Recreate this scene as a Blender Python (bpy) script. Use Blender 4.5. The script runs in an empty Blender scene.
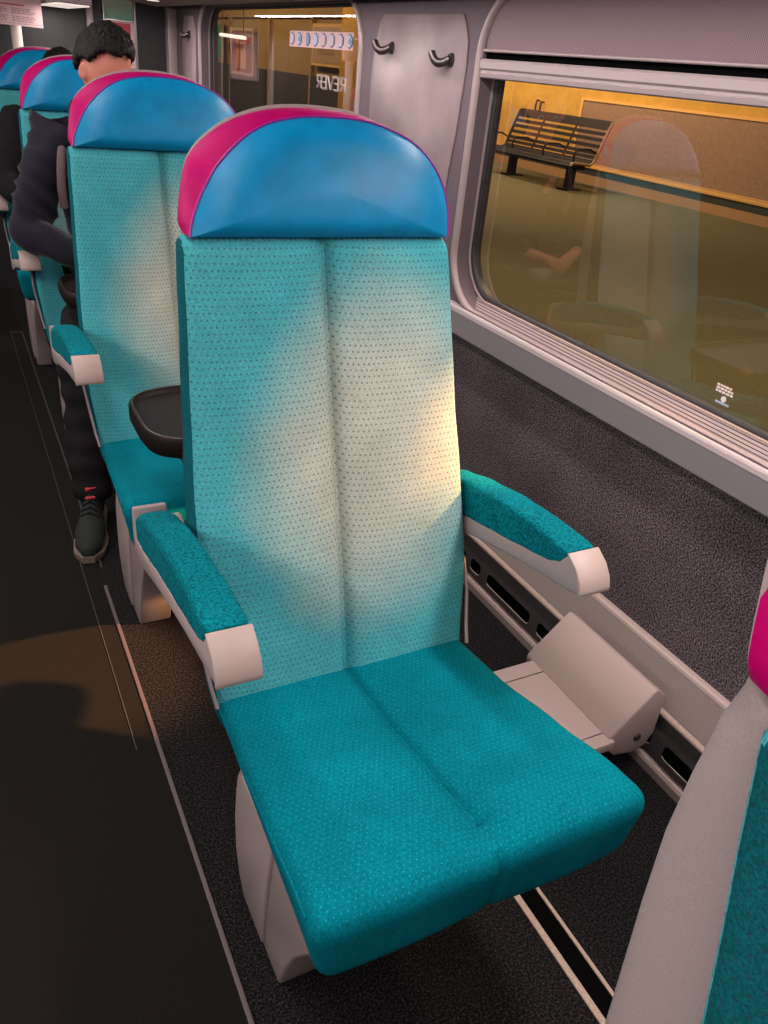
import bpy, bmesh, math, random
from mathutils import Vector, Matrix, noise
random.seed(7)
sc = bpy.context.scene
C = sc.collection
PI = math.pi

# ------------------------------------------------------------------ materials
def mat(name, col, rough=.6, metal=0.0, sheen=0.0, spec=.5, coat=0.0):
    m = bpy.data.materials.new(name); m.use_nodes = True
    b = m.node_tree.nodes['Principled BSDF']
    b.inputs['Base Color'].default_value = (*col, 1)
    b.inputs['Roughness'].default_value = rough
    b.inputs['Metallic'].default_value = metal
    b.inputs['Specular IOR Level'].default_value = spec
    if sheen:
        b.inputs['Sheen Weight'].default_value = sheen
        b.inputs['Sheen Roughness'].default_value = .4
    if coat: b.inputs['Coat Weight'].default_value = coat
    return m
def nd(m, t, **kw):
    n = m.node_tree.nodes.new(t)
    for k, v in kw.items(): setattr(n, k, v)
    return n
def lk(m, a, b): m.node_tree.links.new(a, b)
def P(m): return m.node_tree.nodes['Principled BSDF']
def math_n(m, op, a, b=None, c=None):
    n = nd(m, 'ShaderNodeMath', operation=op)
    for i, v in enumerate((a, b, c)):
        if v is None: continue
        if isinstance(v, (int, float)): n.inputs[i].default_value = v
        else: lk(m, v, n.inputs[i])
    return n.outputs[0]
def mixc(m, f, a, b):
    n = nd(m, 'ShaderNodeMix', data_type='RGBA')
    for i, v in ((0, f), (6, a), (7, b)):
        if isinstance(v, (int, float)): n.inputs[i].default_value = v
        elif isinstance(v, tuple): n.inputs[i].default_value = (*v, 1)
        else: lk(m, v, n.inputs[i])
    return n.outputs[2]
def noise_n(m, scale, detail=3, vec=None, rough=.5):
    n = nd(m, 'ShaderNodeTexNoise'); n.inputs['Scale'].default_value = scale
    n.inputs['Detail'].default_value = detail; n.inputs['Roughness'].default_value = rough
    if vec is None:
        tc = nd(m, 'ShaderNodeTexCoord'); vec = tc.outputs['Object']
    lk(m, vec, n.inputs['Vector'])
    return n.outputs[0]
def bump(m, h, strength=.3, dist=.002):
    b = nd(m, 'ShaderNodeBump'); b.inputs['Strength'].default_value = strength
    b.inputs['Distance'].default_value = dist
    lk(m, h, b.inputs['Height']); lk(m, b.outputs[0], P(m).inputs['Normal'])
def ramp(m, f, stops):
    r = nd(m, 'ShaderNodeValToRGB'); e = r.color_ramp.elements
    while len(e) < len(stops): e.new(.5)
    for i, (p, c) in enumerate(stops): e[i].position = p; e[i].color = (*c, 1)
    lk(m, f, r.inputs[0]); return r.outputs[0]

def speckled(name, c1, c2, scale=400, rough=.95, b=.6, lo=.42, hi=.62, sheen=0, big=None):
    m = mat(name, c1, rough, sheen=sheen, spec=.15)
    n = noise_n(m, scale, 2, rough=.7)
    col = ramp(m, n, [(lo, c1), (hi, c2)])
    if big:
        n2 = noise_n(m, big, 3)
        k = nd(m, 'ShaderNodeMapRange'); lk(m, n2, k.inputs[0]); k.inputs[1].default_value = .3; k.inputs[2].default_value = .7
        k.inputs[3].default_value = .8; k.inputs[4].default_value = 1.15
        mu = nd(m, 'ShaderNodeVectorMath', operation='SCALE'); lk(m, col, mu.inputs[0]); lk(m, k.outputs[0], mu.inputs['Scale']); col = mu.outputs[0]
    lk(m, col, P(m).inputs['Base Color'])
    bump(m, n, b, .003)
    return m

def fabric(name, base, dotc, axes, sx, sy, rad, vary, dot_strength=.8, fine=700, sheen=.3, bmp=.35, stretch=1.0, falloff=None, top_only=False):
    """woven upholstery with staggered rows of small dots"""
    m = mat(name, base, .9, sheen=sheen, spec=.06)
    tc = nd(m, 'ShaderNodeTexCoord'); sep = nd(m, 'ShaderNodeSeparateXYZ'); lk(m, tc.outputs['Object'], sep.inputs[0])
    a, b_ = sep.outputs[axes[0]], sep.outputs[axes[1]]
    row = math_n(m, 'MULTIPLY', b_, 1 / sy)
    ri = math_n(m, 'FLOOR', row)
    par = math_n(m, 'MULTIPLY', math_n(m, 'MODULO', math_n(m, 'ABSOLUTE', ri), 2.0), .5)
    fx = math_n(m, 'SUBTRACT', math_n(m, 'FRACT', math_n(m, 'ADD', math_n(m, 'MULTIPLY', a, 1 / sx), par)), .5)
    fy = math_n(m, 'SUBTRACT', math_n(m, 'FRACT', row), .5)
    fx = math_n(m, 'MULTIPLY', fx, sx); fy = math_n(m, 'MULTIPLY', fy, sy * stretch)
    d = math_n(m, 'SQRT', math_n(m, 'ADD', math_n(m, 'MULTIPLY', fx, fx), math_n(m, 'MULTIPLY', fy, fy)))
    k = nd(m, 'ShaderNodeMapRange'); lk(m, d, k.inputs[0]); k.inputs[1].default_value = rad * .6; k.inputs[2].default_value = rad * 1.25
    k.inputs[3].default_value = dot_strength; k.inputs[4].default_value = 0
    n = noise_n(m, fine, 2, rough=.7)
    n2 = noise_n(m, 9, 4)
    c1 = tuple(x * (1 - vary) for x in base); c2 = tuple(min(1, x * (1 + vary)) for x in base)
    col = ramp(m, n, [(.35, c1), (.68, c2)])
    if falloff:       # pale patch, fading plus warm window light painted into the colour: (colour, cx, cz, rx, rz, amount)
        fc, cx, cz, rx, rz, amt = falloff
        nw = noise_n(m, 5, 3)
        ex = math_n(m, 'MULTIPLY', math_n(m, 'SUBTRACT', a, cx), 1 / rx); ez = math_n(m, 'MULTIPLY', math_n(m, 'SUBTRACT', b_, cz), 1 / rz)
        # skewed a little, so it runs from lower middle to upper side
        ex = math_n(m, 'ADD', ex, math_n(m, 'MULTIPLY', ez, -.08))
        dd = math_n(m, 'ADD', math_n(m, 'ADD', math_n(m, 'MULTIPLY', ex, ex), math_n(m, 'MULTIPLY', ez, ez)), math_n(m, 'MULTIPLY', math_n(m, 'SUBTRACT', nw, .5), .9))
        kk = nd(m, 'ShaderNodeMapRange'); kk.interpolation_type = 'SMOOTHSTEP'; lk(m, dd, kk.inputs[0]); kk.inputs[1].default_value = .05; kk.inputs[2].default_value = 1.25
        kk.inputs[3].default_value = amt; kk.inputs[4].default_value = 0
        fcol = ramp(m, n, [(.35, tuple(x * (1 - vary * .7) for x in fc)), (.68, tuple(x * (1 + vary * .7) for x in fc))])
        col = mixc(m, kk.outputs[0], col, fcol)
    n3 = noise_n(m, 160, 3)
    f = nd(m, 'ShaderNodeMapRange'); lk(m, n3, f.inputs[0]); f.inputs[1].default_value = .25; f.inputs[2].default_value = .5
    dot = math_n(m, 'MULTIPLY', k.outputs[0], f.outputs[0])
    if top_only:
        ge = nd(m, 'ShaderNodeNewGeometry'); sn = nd(m, 'ShaderNodeSeparateXYZ'); lk(m, ge.outputs['True Normal'], sn.inputs[0])
        g2 = nd(m, 'ShaderNodeMapRange'); lk(m, sn.outputs[2], g2.inputs[0]); g2.inputs[1].default_value = .45; g2.inputs[2].default_value = .8
        dot = math_n(m, 'MULTIPLY', dot, g2.outputs[0])
    col = mixc(m, dot, col, dotc)
    f2 = nd(m, 'ShaderNodeMapRange'); lk(m, n2, f2.inputs[0]); f2.inputs[1].default_value = .3; f2.inputs[2].default_value = .7
    f2.inputs[3].default_value = .88; f2.inputs[4].default_value = 1.1
    sc_ = nd(m, 'ShaderNodeVectorMath', operation='SCALE'); lk(m, col, sc_.inputs[0]); lk(m, f2.outputs[0], sc_.inputs['Scale'])
    lk(m, sc_.outputs[0], P(m).inputs['Base Color'])
    h = math_n(m, 'SUBTRACT', n, math_n(m, 'MULTIPLY', k.outputs[0], .5))
    bump(m, h, bmp, .0015)
    return m

def leather(name, col, rough=.36):
    m = mat(name, col, rough, spec=.33, coat=.0)
    v = nd(m, 'ShaderNodeTexVoronoi'); v.inputs['Scale'].default_value = 330
    tc = nd(m, 'ShaderNodeTexCoord'); lk(m, tc.outputs['Object'], v.inputs['Vector'])
    mp = nd(m, 'ShaderNodeMapping'); mp.inputs['Scale'].default_value = (70, 70, 9)
    lk(m, tc.outputs['Object'], mp.inputs[0])
    n = noise_n(m, 1, 3, mp.outputs[0])
    h = math_n(m, 'ADD', math_n(m, 'MULTIPLY', v.outputs[0], .25), n)
    bump(m, h, .25, .0012)
    n2 = noise_n(m, 25, 4)
    c = ramp(m, n2, [(.3, tuple(x * .88 for x in col)), (.7, tuple(min(1, x * 1.1) for x in col))])
    lk(m, c, P(m).inputs['Base Color'])
    return m

M = {}
M['back_fab'] = fabric('patterned pale teal upholstery', (.068, .395, .435), (.055, .075, .160), (0, 2), .0089, .0099, .0018, .26, .70, sheen=0, fine=420, bmp=.45, falloff=((.50, .51, .415), .075, .815, .25, .31, .92))  # pale patch mixes wear with painted window light
M['side_fab'] = fabric('dark teal side gusset', (.004, .100, .120), (.02, .03, .05), (1, 2), .0089, .0099, .0016, .3, .4, sheen=0, fine=420)
M['seat_fab'] = fabric('deep teal velour', (.000, .175, .228), (.03, .42, .48), (0, 1), .0095, .0085, .0012, .22, .55, sheen=0, top_only=True, bmp=.6, fine=260)
M['pad_fab'] = fabric('teal velour pad', (.001, .165, .200), (.03, .34, .38), (0, 1), .012, .010, .0009, .50, .3, sheen=0, bmp=.9, fine=240)
M['blue'] = leather('blue leather', (.000, .255, .520), .38)
M['magenta'] = leather('magenta leather', (.47, .000, .125), .52)
P(M['magenta']).inputs['Specular IOR Level'].default_value = .10
M['piping'] = mat('magenta piping', (.30, .015, .26), .45)
M['shell'] = speckled('pinkish grey moulded plastic', (.335, .275, .270), (.385, .315, .305), 900, .5, .08)
M['arm_tip'] = mat('beige grey plastic', (.44, .34, .305), .5)
M['bracket'] = speckled('pinkish beige painted metal', (.40, .31, .285), (.45, .345, .315), 700, .45, .05)
M['tray'] = mat('dark brown plastic', (.014, .009, .009), .4, spec=.25)
M['tray_rim'] = mat('dark brown rim plastic', (.030, .021, .020), .3)
M['alu'] = mat('brushed aluminium', (.42, .38, .37), .33, 1)
M['chrome'] = mat('chrome', (.75, .72, .70), .15, 1)
M['dark_metal'] = mat('dark satin metal', (.10, .085, .08), .32, .8)
M['tan_rail'] = speckled('tan anodised rail', (.36, .27, .22), (.50, .38, .32), 250, .45, .05, .35, .65)
M['wall_plastic'] = speckled('mauve grey wall laminate', (.120, .092, .108), (.145, .112, .128), 800, .6, .06)
M['panel'] = speckled('light pinkish grey laminate', (.255, .200, .205), (.285, .224, .226), 600, .38, .04, big=6)
M['mould'] = mat('pinkish silver moulding', (.34, .27, .268), .42, .2)
M['bar'] = mat('mauve silver blind bar', (.33, .268, .272), .45, .15)
M['ledge_rib'] = mat('mauve ribbed sill', (.31, .25, .255), .55)
M['ledge_face'] = speckled('grey ledge laminate', (.225, .212, .216), (.255, .238, .242), 500, .5, .05)
M['white_grey'] = mat('pale pinkish edge trim', (.46, .39, .39), .5)
M['ledge_top'] = mat('mauve aluminium sill', (.36, .30, .31), .38, .35)
M['groove'] = mat('dark groove', (.05, .04, .045), .6)
M['gasket'] = mat('black rubber', (.010, .009, .010), .5)
M['carpet_wall'] = speckled('charcoal wall carpet', (.018, .013, .017), (.300, .245, .262), 235, 1, 1.0, .40, .70, big=5)
M['carpet_floor'] = speckled('black flecked carpet', (.003, .003, .003), (.050, .043, .046), 220, 1, .9, .45, .75)
M['aisle'] = speckled('brown black aisle floor', (.007, .006, .0045), (.015, .012, .009), 300, .9, .4, .4, .7)
M['strip'] = mat('worn aluminium strip', (.13, .10, .10), .6, .1)
M['heat_panel'] = speckled('grey beige heater panel', (.21, .17, .155), (.245, .20, .18), 500, .5, .05)
M['heater'] = mat('dark heater grille', (.095, .080, .082), .5)
M['black'] = mat('black void', (.003, .003, .003), .9, spec=.0)
M['slot_rim'] = mat('pale slot rim', (.5, .45, .42), .4, .3)
M['dark_panel'] = mat('charcoal partition', (.018, .015, .018), .5)
M['ceil'] = mat('ceiling white', (.45, .40, .39), .6)
M['white_pole'] = mat('cream post', (.72, .62, .56), .45)
M['paper'] = mat('pinkish paper', (.62, .42, .42), .6)
M['red'] = mat('red print', (.45, .03, .05), .5)
M['ink'] = mat('grey print', (.16, .09, .10), .6)
M['skin'] = mat('skin', (.75, .27, .19), .5)
P(M['skin']).inputs['Subsurface Weight'].default_value = .12
P(M['skin']).inputs['Subsurface Radius'].default_value = (.01, .004, .002)
M['lip'] = mat('lips', (.42, .13, .10), .5)
M['eye'] = mat('eye white', (.7, .68, .65), .2)
M['iris'] = mat('dark iris', (.02, .012, .01), .2)
M['jacket'] = speckled('dark navy jacket', (.007, .007, .013), (.017, .015, .028), 300, .85, .4, .3, .7, sheen=.15)
M['coat'] = speckled('black coat', (.008, .008, .009), (.020, .018, .020), 300, .9, .4, .3, .7)
M['shirt'] = mat('pinkish grey shirt', (.13, .085, .09), .8)
M['trousers'] = speckled('black trousers', (.006, .006, .007), (.016, .014, .015), 300, .9, .4, .3, .7)
M['shoe'] = speckled('black green trainer mesh', (.010, .013, .012), (.035, .042, .038), 500, .7, .5, .35, .65)
M['sole'] = mat('beige sole', (.20, .15, .12), .6)
M['sole_dark'] = mat('dark sole', (.02, .02, .02), .6)
M['redtab'] = mat('red tab', (.62, .05, .07), .5)
M['white'] = mat('white plastic', (.78, .72, .72), .4)
M['lblue'] = mat('pale blue print', (.42, .50, .66), .4)
M['mblue'] = mat('blue print', (.12, .25, .42), .4)
M['navy'] = mat('navy print', (.05, .06, .13), .4)
m = M['hair'] = mat('black hair', (.012, .008, .008), .5, spec=.25)
mp = nd(m, 'ShaderNodeMapping'); mp.inputs['Scale'].default_value = (160, 160, 40)
tc = nd(m, 'ShaderNodeTexCoord'); lk(m, tc.outputs['Object'], mp.inputs[0])
n = noise_n(m, 1, 3, mp.outputs[0], .7); bump(m, n, 1.0, .006)
lk(m, ramp(m, n, [(.45, (.004, .003, .003)), (.8, (.030, .018, .018))]), P(m).inputs['Base Color'])
# roller blind: ribbed fabric
m = M['blind'] = mat('mauve ribbed blind', (.16, .105, .12), .8, sheen=.2)
tc = nd(m, 'ShaderNodeTexCoord'); w = nd(m, 'ShaderNodeTexWave'); w.bands_direction = 'Y'; w.inputs['Scale'].default_value = 75
w.inputs['Distortion'].default_value = .3
lk(m, tc.outputs['Object'], w.inputs[0])
lk(m, ramp(m, w.outputs[1], [(.2, (.155, .100, .115)), (.9, (.285, .200, .215))]), P(m).inputs['Base Color']); bump(m, w.outputs[1], .4, .002)
# window glass: thin pane, partly mirrored, the rest see-through with a smoky tint
m = M['glass'] = bpy.data.materials.new('smoked window glass'); m.use_nodes = True
nt = m.node_tree; nt.nodes.remove(nt.nodes['Principled BSDF'])
out = [n for n in nt.nodes if n.type == 'OUTPUT_MATERIAL'][0]
tr = nd(m, 'ShaderNodeBsdfTransparent'); tr.inputs[0].default_value = (.80, .76, .70, 1)
gl = nd(m, 'ShaderNodeBsdfGlossy'); gl.inputs['Roughness'].default_value = .015; gl.inputs[0].default_value = (.95, .95, .95, 1)
lw = nd(m, 'ShaderNodeLayerWeight'); lw.inputs[0].default_value = .5
fr = math_n(m, 'MULTIPLY_ADD', math_n(m, 'POWER', lw.outputs['Facing'], 4.0), .85, .13)
mx = nd(m, 'ShaderNodeMixShader'); lk(m, fr, mx.inputs[0]); lk(m, tr.outputs[0], mx.inputs[1]); lk(m, gl.outputs[0], mx.inputs[2])
lk(m, mx.outputs[0], out.inputs[0])
# station
M['yellow'] = speckled('yellow station wall', (.50, .30, .065), (.57, .35, .08), 3, .7, .05)
M['mural'] = speckled('brown display board', (.27, .17, .125), (.31, .20, .145), 20, .6, .03)
M['rail_y'] = mat('pale yellow rail', (.72, .42, .14), .5)
M['band_d'] = mat('dark skirting band', (.025, .030, .028), .6)
M['band_l'] = mat('tan plinth', (.34, .20, .10), .7)
M['platform'] = speckled('olive brown platform paving', (.100, .096, .055), (.125, .118, .066), 30, .75, .1)
M['bench'] = mat('dark bench metal', (.012, .009, .011), .6, .0, spec=.25)
M['bench_red'] = mat('bench red panel', (.25, .03, .04), .45)
M['bench_edge'] = mat('bench pale edge', (.30, .20, .13), .5)
M['kiosk'] = mat('brown kiosk', (.26, .16, .05), .6)
M['kiosk_low'] = mat('dark kiosk base', (.020, .014, .012), .6)
M['pillar_y'] = mat('yellow painted pillar', (.62, .33, .03), .5)
M['poster_p'] = mat('poster pink beige', (.42, .27, .18), .5)
M['darkred'] = mat('dark red print', (.16, .03, .03), .5)
M['green'] = mat('green print', (.02, .22, .12), .5)
m = M['greenposter'] = mat('green striped poster', (.1, .3, .2), .5)
tc = nd(m, 'ShaderNodeTexCoord'); sp = nd(m, 'ShaderNodeSeparateXYZ'); lk(m, tc.outputs['Object'], sp.inputs[0])
w = nd(m, 'ShaderNodeTexWave'); w.bands_direction = 'Z'; w.inputs['Scale'].default_value = 32; w.inputs['Distortion'].default_value = 3; lk(m, tc.outputs['Object'], w.inputs[0])
base = ramp(m, math_n(m, 'MULTIPLY', math_n(m, 'SUBTRACT', sp.outputs[2], 1.49), 9.0), [(0, (.01, .34, .17)), (.8, (.50, .66, .50))])
lk(m, mixc(m, math_n(m, 'MULTIPLY', w.outputs[1], .45), base, (.45, .50, .42)), P(m).inputs['Base Color'])
def emit(name, col, s):
    m = bpy.data.materials.new(name); m.use_nodes = True; b = P(m)
    b.inputs['Base Color'].default_value = (*col, 1); b.inputs['Emission Color'].default_value = (*col, 1)
    b.inputs['Emission Strength'].default_value = s; return m
M['tube'] = emit('lit tube', (1, .86, .80), 1.6)
M['lampface'] = emit('lit diffuser', (1, .88, .80), .7)
M['stlamp'] = emit('station tube', (1, .62, .25), 8)

# ------------------------------------------------------------------ helpers
def link(name, me, m, parent=None, smooth=True):
    if m is not None:
        for x in (m if isinstance(m, (list, tuple)) else [m]): me.materials.append(M[x])
    o = bpy.data.objects.new(name, me); C.objects.link(o)
    if smooth:
        for p in me.polygons: p.use_smooth = True
    if parent: o.parent = parent
    return o
def obj(name, bm, m, parent=None, smooth=True, sharp=40, recalc=True):
    if recalc: bmesh.ops.recalc_face_normals(bm, faces=bm.faces)
    if smooth:
        for e in bm.edges:
            if len(e.link_faces) == 2 and e.calc_face_angle(0) > math.radians(sharp): e.smooth = False
    me = bpy.data.meshes.new(name); bm.to_mesh(me); bm.free()
    return link(name, me, m, parent, smooth)
def thing(name, label, cat, loc=(0, 0, 0), group=None):
    o = bpy.data.objects.new(name, None); C.objects.link(o); o.location = loc; o.empty_display_size = .05
    o['label'] = label; o['category'] = cat
    if group: o['group'] = group
    return o
def tag(o, label, cat, group=None, kind=None):
    o['label'] = label; o['category'] = cat
    if group: o['group'] = group
    if kind: o['kind'] = kind
    return o
def struct(o, label=None, cat=None):
    o['kind'] = 'structure'
    if label: o['label'] = label
    if cat: o['category'] = cat
    return o
def empty(name):
    o = bpy.data.objects.new(name, None); C.objects.link(o); return o
def box(bm, x0, x1, y0, y1, z0, z1, bev=0, seg=2, M4=None):
    r = bmesh.ops.create_cube(bm, size=1)
    for v in r['verts']:
        v.co = Vector(((x0 + x1) / 2 + v.co.x * (x1 - x0), (y0 + y1) / 2 + v.co.y * (y1 - y0), (z0 + z1) / 2 + v.co.z * (z1 - z0)))
        if M4: v.co = M4 @ v.co
    if bev:
        es = list({e for v in r['verts'] for e in v.link_edges})
        bmesh.ops.bevel(bm, geom=es, offset=bev, segments=seg, profile=.5, affect='EDGES')
    return bm
def nb(): return bmesh.new()
def rbox(nx, ny, nz, warp, hx, hy, hz, r):
    """rounded box of half sizes hx hy hz, finely gridded, each vertex passed through warp"""
    bm = nb(); key = {}
    def vert(a, b, c):
        k = (a, b, c)
        if k not in key:
            p = Vector((hx * (2 * a / nx - 1), hy * (2 * b / ny - 1), hz * (2 * c / nz - 1)))
            q = Vector((max(-hx + r, min(hx - r, p.x)), max(-hy + r, min(hy - r, p.y)), max(-hz + r, min(hz - r, p.z))))
            d = p - q
            if d.length > 1e-9:
                # keep spacing even round the corner
                p = q + d.normalized() * r
            key[k] = bm.verts.new(warp(p.x, p.y, p.z))
        return key[k]
    def quad(f): 
        try: bm.faces.new(f)
        except ValueError: pass
    for a in range(nx):
        for b in range(ny):
            for c in (0, nz): quad([vert(a, b, c), vert(a + 1, b, c), vert(a + 1, b + 1, c), vert(a, b + 1, c)])
    for a in range(nx):
        for c in range(nz):
            for b in (0, ny): quad([vert(a, b, c), vert(a + 1, b, c), vert(a + 1, b, c + 1), vert(a, b, c + 1)])
    for b in range(ny):
        for c in range(nz):
            for a in (0, nx): quad([vert(a, b, c), vert(a, b + 1, c), vert(a, b + 1, c + 1), vert(a, b, c + 1)])
    return bm
def prism(bm, pts, axis, a, b, bev=0, seg=2):
    """polygon pts in the other two axes, extruded from a to b along axis"""
    def mk(p, t):
        if axis == 'x': return (t, p[0], p[1])
        if axis == 'y': return (p[0], t, p[1])
        return (p[0], p[1], t)
    v0 = [bm.verts.new(mk(p, a)) for p in pts]; v1 = [bm.verts.new(mk(p, b)) for p in pts]
    fs = [bm.faces.new(v0), bm.faces.new(v1[::-1])]
    n = len(pts)
    for i in range(n): fs.append(bm.faces.new([v0[i], v1[i], v1[(i + 1) % n], v0[(i + 1) % n]]))
    if bev:
        bmesh.ops.recalc_face_normals(bm, faces=fs)
        es = [e for e in {e for v in v0 + v1 for e in v.link_edges} if e.calc_face_angle(0) > .5]
        bmesh.ops.bevel(bm, geom=es, offset=bev, segments=seg, profile=.5, affect='EDGES')
    return bm
def tube(bm, pts, rad, n=12, closed=False, ry=None):
    pts = [Vector(p) for p in pts]; rings = []
    rs = rad if isinstance(rad, (list, tuple)) else [rad] * len(pts)
    prev = None
    for i, p in enumerate(pts):
        if closed: t = pts[(i + 1) % len(pts)] - pts[i - 1]
        else: t = pts[min(i + 1, len(pts) - 1)] - pts[max(i - 1, 0)]
        t.normalize()
        if prev is None:
            up = Vector((0, 0, 1)) if abs(t.z) < .9 else Vector((0, 1, 0))
            u = t.cross(up).normalized()
        else:
            u = (prev - t * prev.dot(t)).normalized()
        prev = u; w = t.cross(u)
        rings.append([bm.verts.new(p + (u * math.cos(2 * PI * k / n) + w * math.sin(2 * PI * k / n)) * rs[i]) for k in range(n)])
    m_ = len(rings)
    for i in range(m_ if closed else m_ - 1):
        a, b = rings[i], rings[(i + 1) % m_]
        for k in range(n): bm.faces.new([a[k], a[(k + 1) % n], b[(k + 1) % n], b[k]])
    if not closed:
        bm.faces.new(rings[0][::-1]); bm.faces.new(rings[-1])
    return bm
def lerp(a, b, t): return a + (b - a) * t
def interp(tab, x):
    if x <= tab[0][0]: return tab[0][1]
    for (x0, y0), (x1, y1) in zip(tab, tab[1:]):
        if x <= x1:
            t = (x - x0) / (x1 - x0); t = t * t * (3 - 2 * t) * .5 + t * .5
            return y0 + (y1 - y0) * t
    return tab[-1][1]
def rr(y0, y1, z0, z1, r, n=8):
    """rounded rectangle in y,z as a list of points"""
    r = max(r, 1e-4); pts = []
    for cy, cz, a0 in ((y1 - r, z1 - r, 0), (y0 + r, z1 - r, 90), (y0 + r, z0 + r, 180), (y1 - r, z0 + r, 270)):
        for k in range(n + 1):
            a = math.radians(a0 + 90 * k / n); pts.append((cy + r * math.cos(a), cz + r * math.sin(a)))
    return pts
def ringloft(bm, specs, n=8, cap_last=False):
    """specs: (y0,y1,z0,z1,r,x) -> surface through successive rounded rectangles"""
    prev = None
    for s in specs:
        ring = [bm.verts.new((s[5], p[0], p[1])) for p in rr(*s[:5], n)]
        if prev:
            for i in range(len(ring)): bm.faces.new([prev[i], prev[(i + 1) % len(ring)], ring[(i + 1) % len(ring)], ring[i]])
        prev = ring
    if cap_last: bm.faces.new(prev)
    return bm
def dup(o, loc=None, parent=None):
    c = o.copy(); C.objects.link(c)
    if parent: c.parent = parent
    if loc is not None: c.location = loc
    for ch in list(o.children): dup(ch, None, c)
    return c

# ------------------------------------------------------------------ the train seat (origin: floor below the middle, y=0 at reference)
PITCH = 1.077; XC = .526
HB = 1.157
def yf(z): return 1.192 - (HB - z) * .283          # front plane of the back
BW = [(.34, .235), (.44, .249), (.59, .2600), (.77, .2535), (.89, .2455), (1.073, .236), (1.157, .231)]
def mk_back(root):
    h0, h1 = .37, 1.156; H = (h1 - h0) / 2; T = .045
    def warp(x, y, z):
        zz = (h0 + h1) / 2 + z; w = interp(BW, zz)
        u = x / .25; X = u * w
        fr = max(0, min(1, (.0225 - y) / .045))                 # 1 at the front face
        ua = abs(u)
        bul = .012 * (1 - (2 * abs(ua - .5)) ** 2.6)
        seam = .017 * math.exp(-((X - .003) / .008) ** 2) + .008 * math.exp(-((X - .003) / .028) ** 2)
        lumb = .006 * math.exp(-((zz - .62) / .16) ** 2) - .003 * math.exp(-((zz - .88) / .12) ** 2)
        edge = .010 * math.exp(-((zz - h1) / .012) ** 2)
        Y = yf(zz) + (y + .0225) * min(1.8, 1.1 + (1.157 - zz) * 1.5) - fr * (bul + lumb - seam - edge)
        return (X, Y, zz)
    bm = rbox(88, 8, 70, warp, .25, .0225, H, .016)
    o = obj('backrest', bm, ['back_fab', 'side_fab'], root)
    for p in o.data.polygons:
        if p.center.z < 1.153 and abs(p.center.x) > interp(BW, p.center.z) - .0042: p.material_index = 1
HOUT = [(-.217, 1.158), (-.213, 1.175), (-.206, 1.193), (-.191, 1.221), (-.172, 1.248), (-.160, 1.261), (-.138, 1.281), (-.112, 1.299), (-.083, 1.312), (-.050, 1.320), (-.015, 1.3245), (.02, 1.3255), (.055, 1.3250),
        (.088, 1.3215), (.122, 1.313), (.156, 1.300), (.182, 1.283), (.203, 1.260), (.217, 1.234), (.2245, 1.207), (.2255, 1.18), (.224, 1.158)]
HREAR = [(-.218, 1.160), (-.2205, 1.170), (-.219, 1.184), (-.216, 1.200), (-.2105, 1.225), (-.201, 1.251), (-.187, 1.270), (-.165, 1.288), (-.133, 1.307), (-.092, 1.322), (-.048, 1.3305), (0, 1.3335), (.048, 1.3325),
        (.092, 1.327), (.133, 1.314), (.165, 1.298), (.187, 1.282), (.203, 1.262), (.213, 1.236), (.219, 1.205), (.221, 1.175), (.219, 1.160)]
def head_outline(ex=0.0, ez=0.0, mixr=0.0):
    P0 = [Vector((x, z)).lerp(Vector(r), mixr) for (x, z), r in zip(HOUT, HREAR)]
    pts = []
    for i in range(len(P0) - 1):
        p0, p1, p2, p3 = P0[max(i - 1, 0)], P0[i], P0[i + 1], P0[min(i + 2, len(P0) - 1)]
        for k in range(4):
            t = k / 4
            pts.append(.5 * ((2 * p1) + (-p0 + p2) * t + (2 * p0 - 5 * p1 + 4 * p2 - p3) * t * t + (-p0 + 3 * p1 - 3 * p2 + p3) * t ** 3))
    pts.append(P0[-1])
    return [(p.x * (1 + ex / .222), HB + .001 + (p.y - HB - .001) * (1 + ez / .168)) for p in pts]
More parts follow.
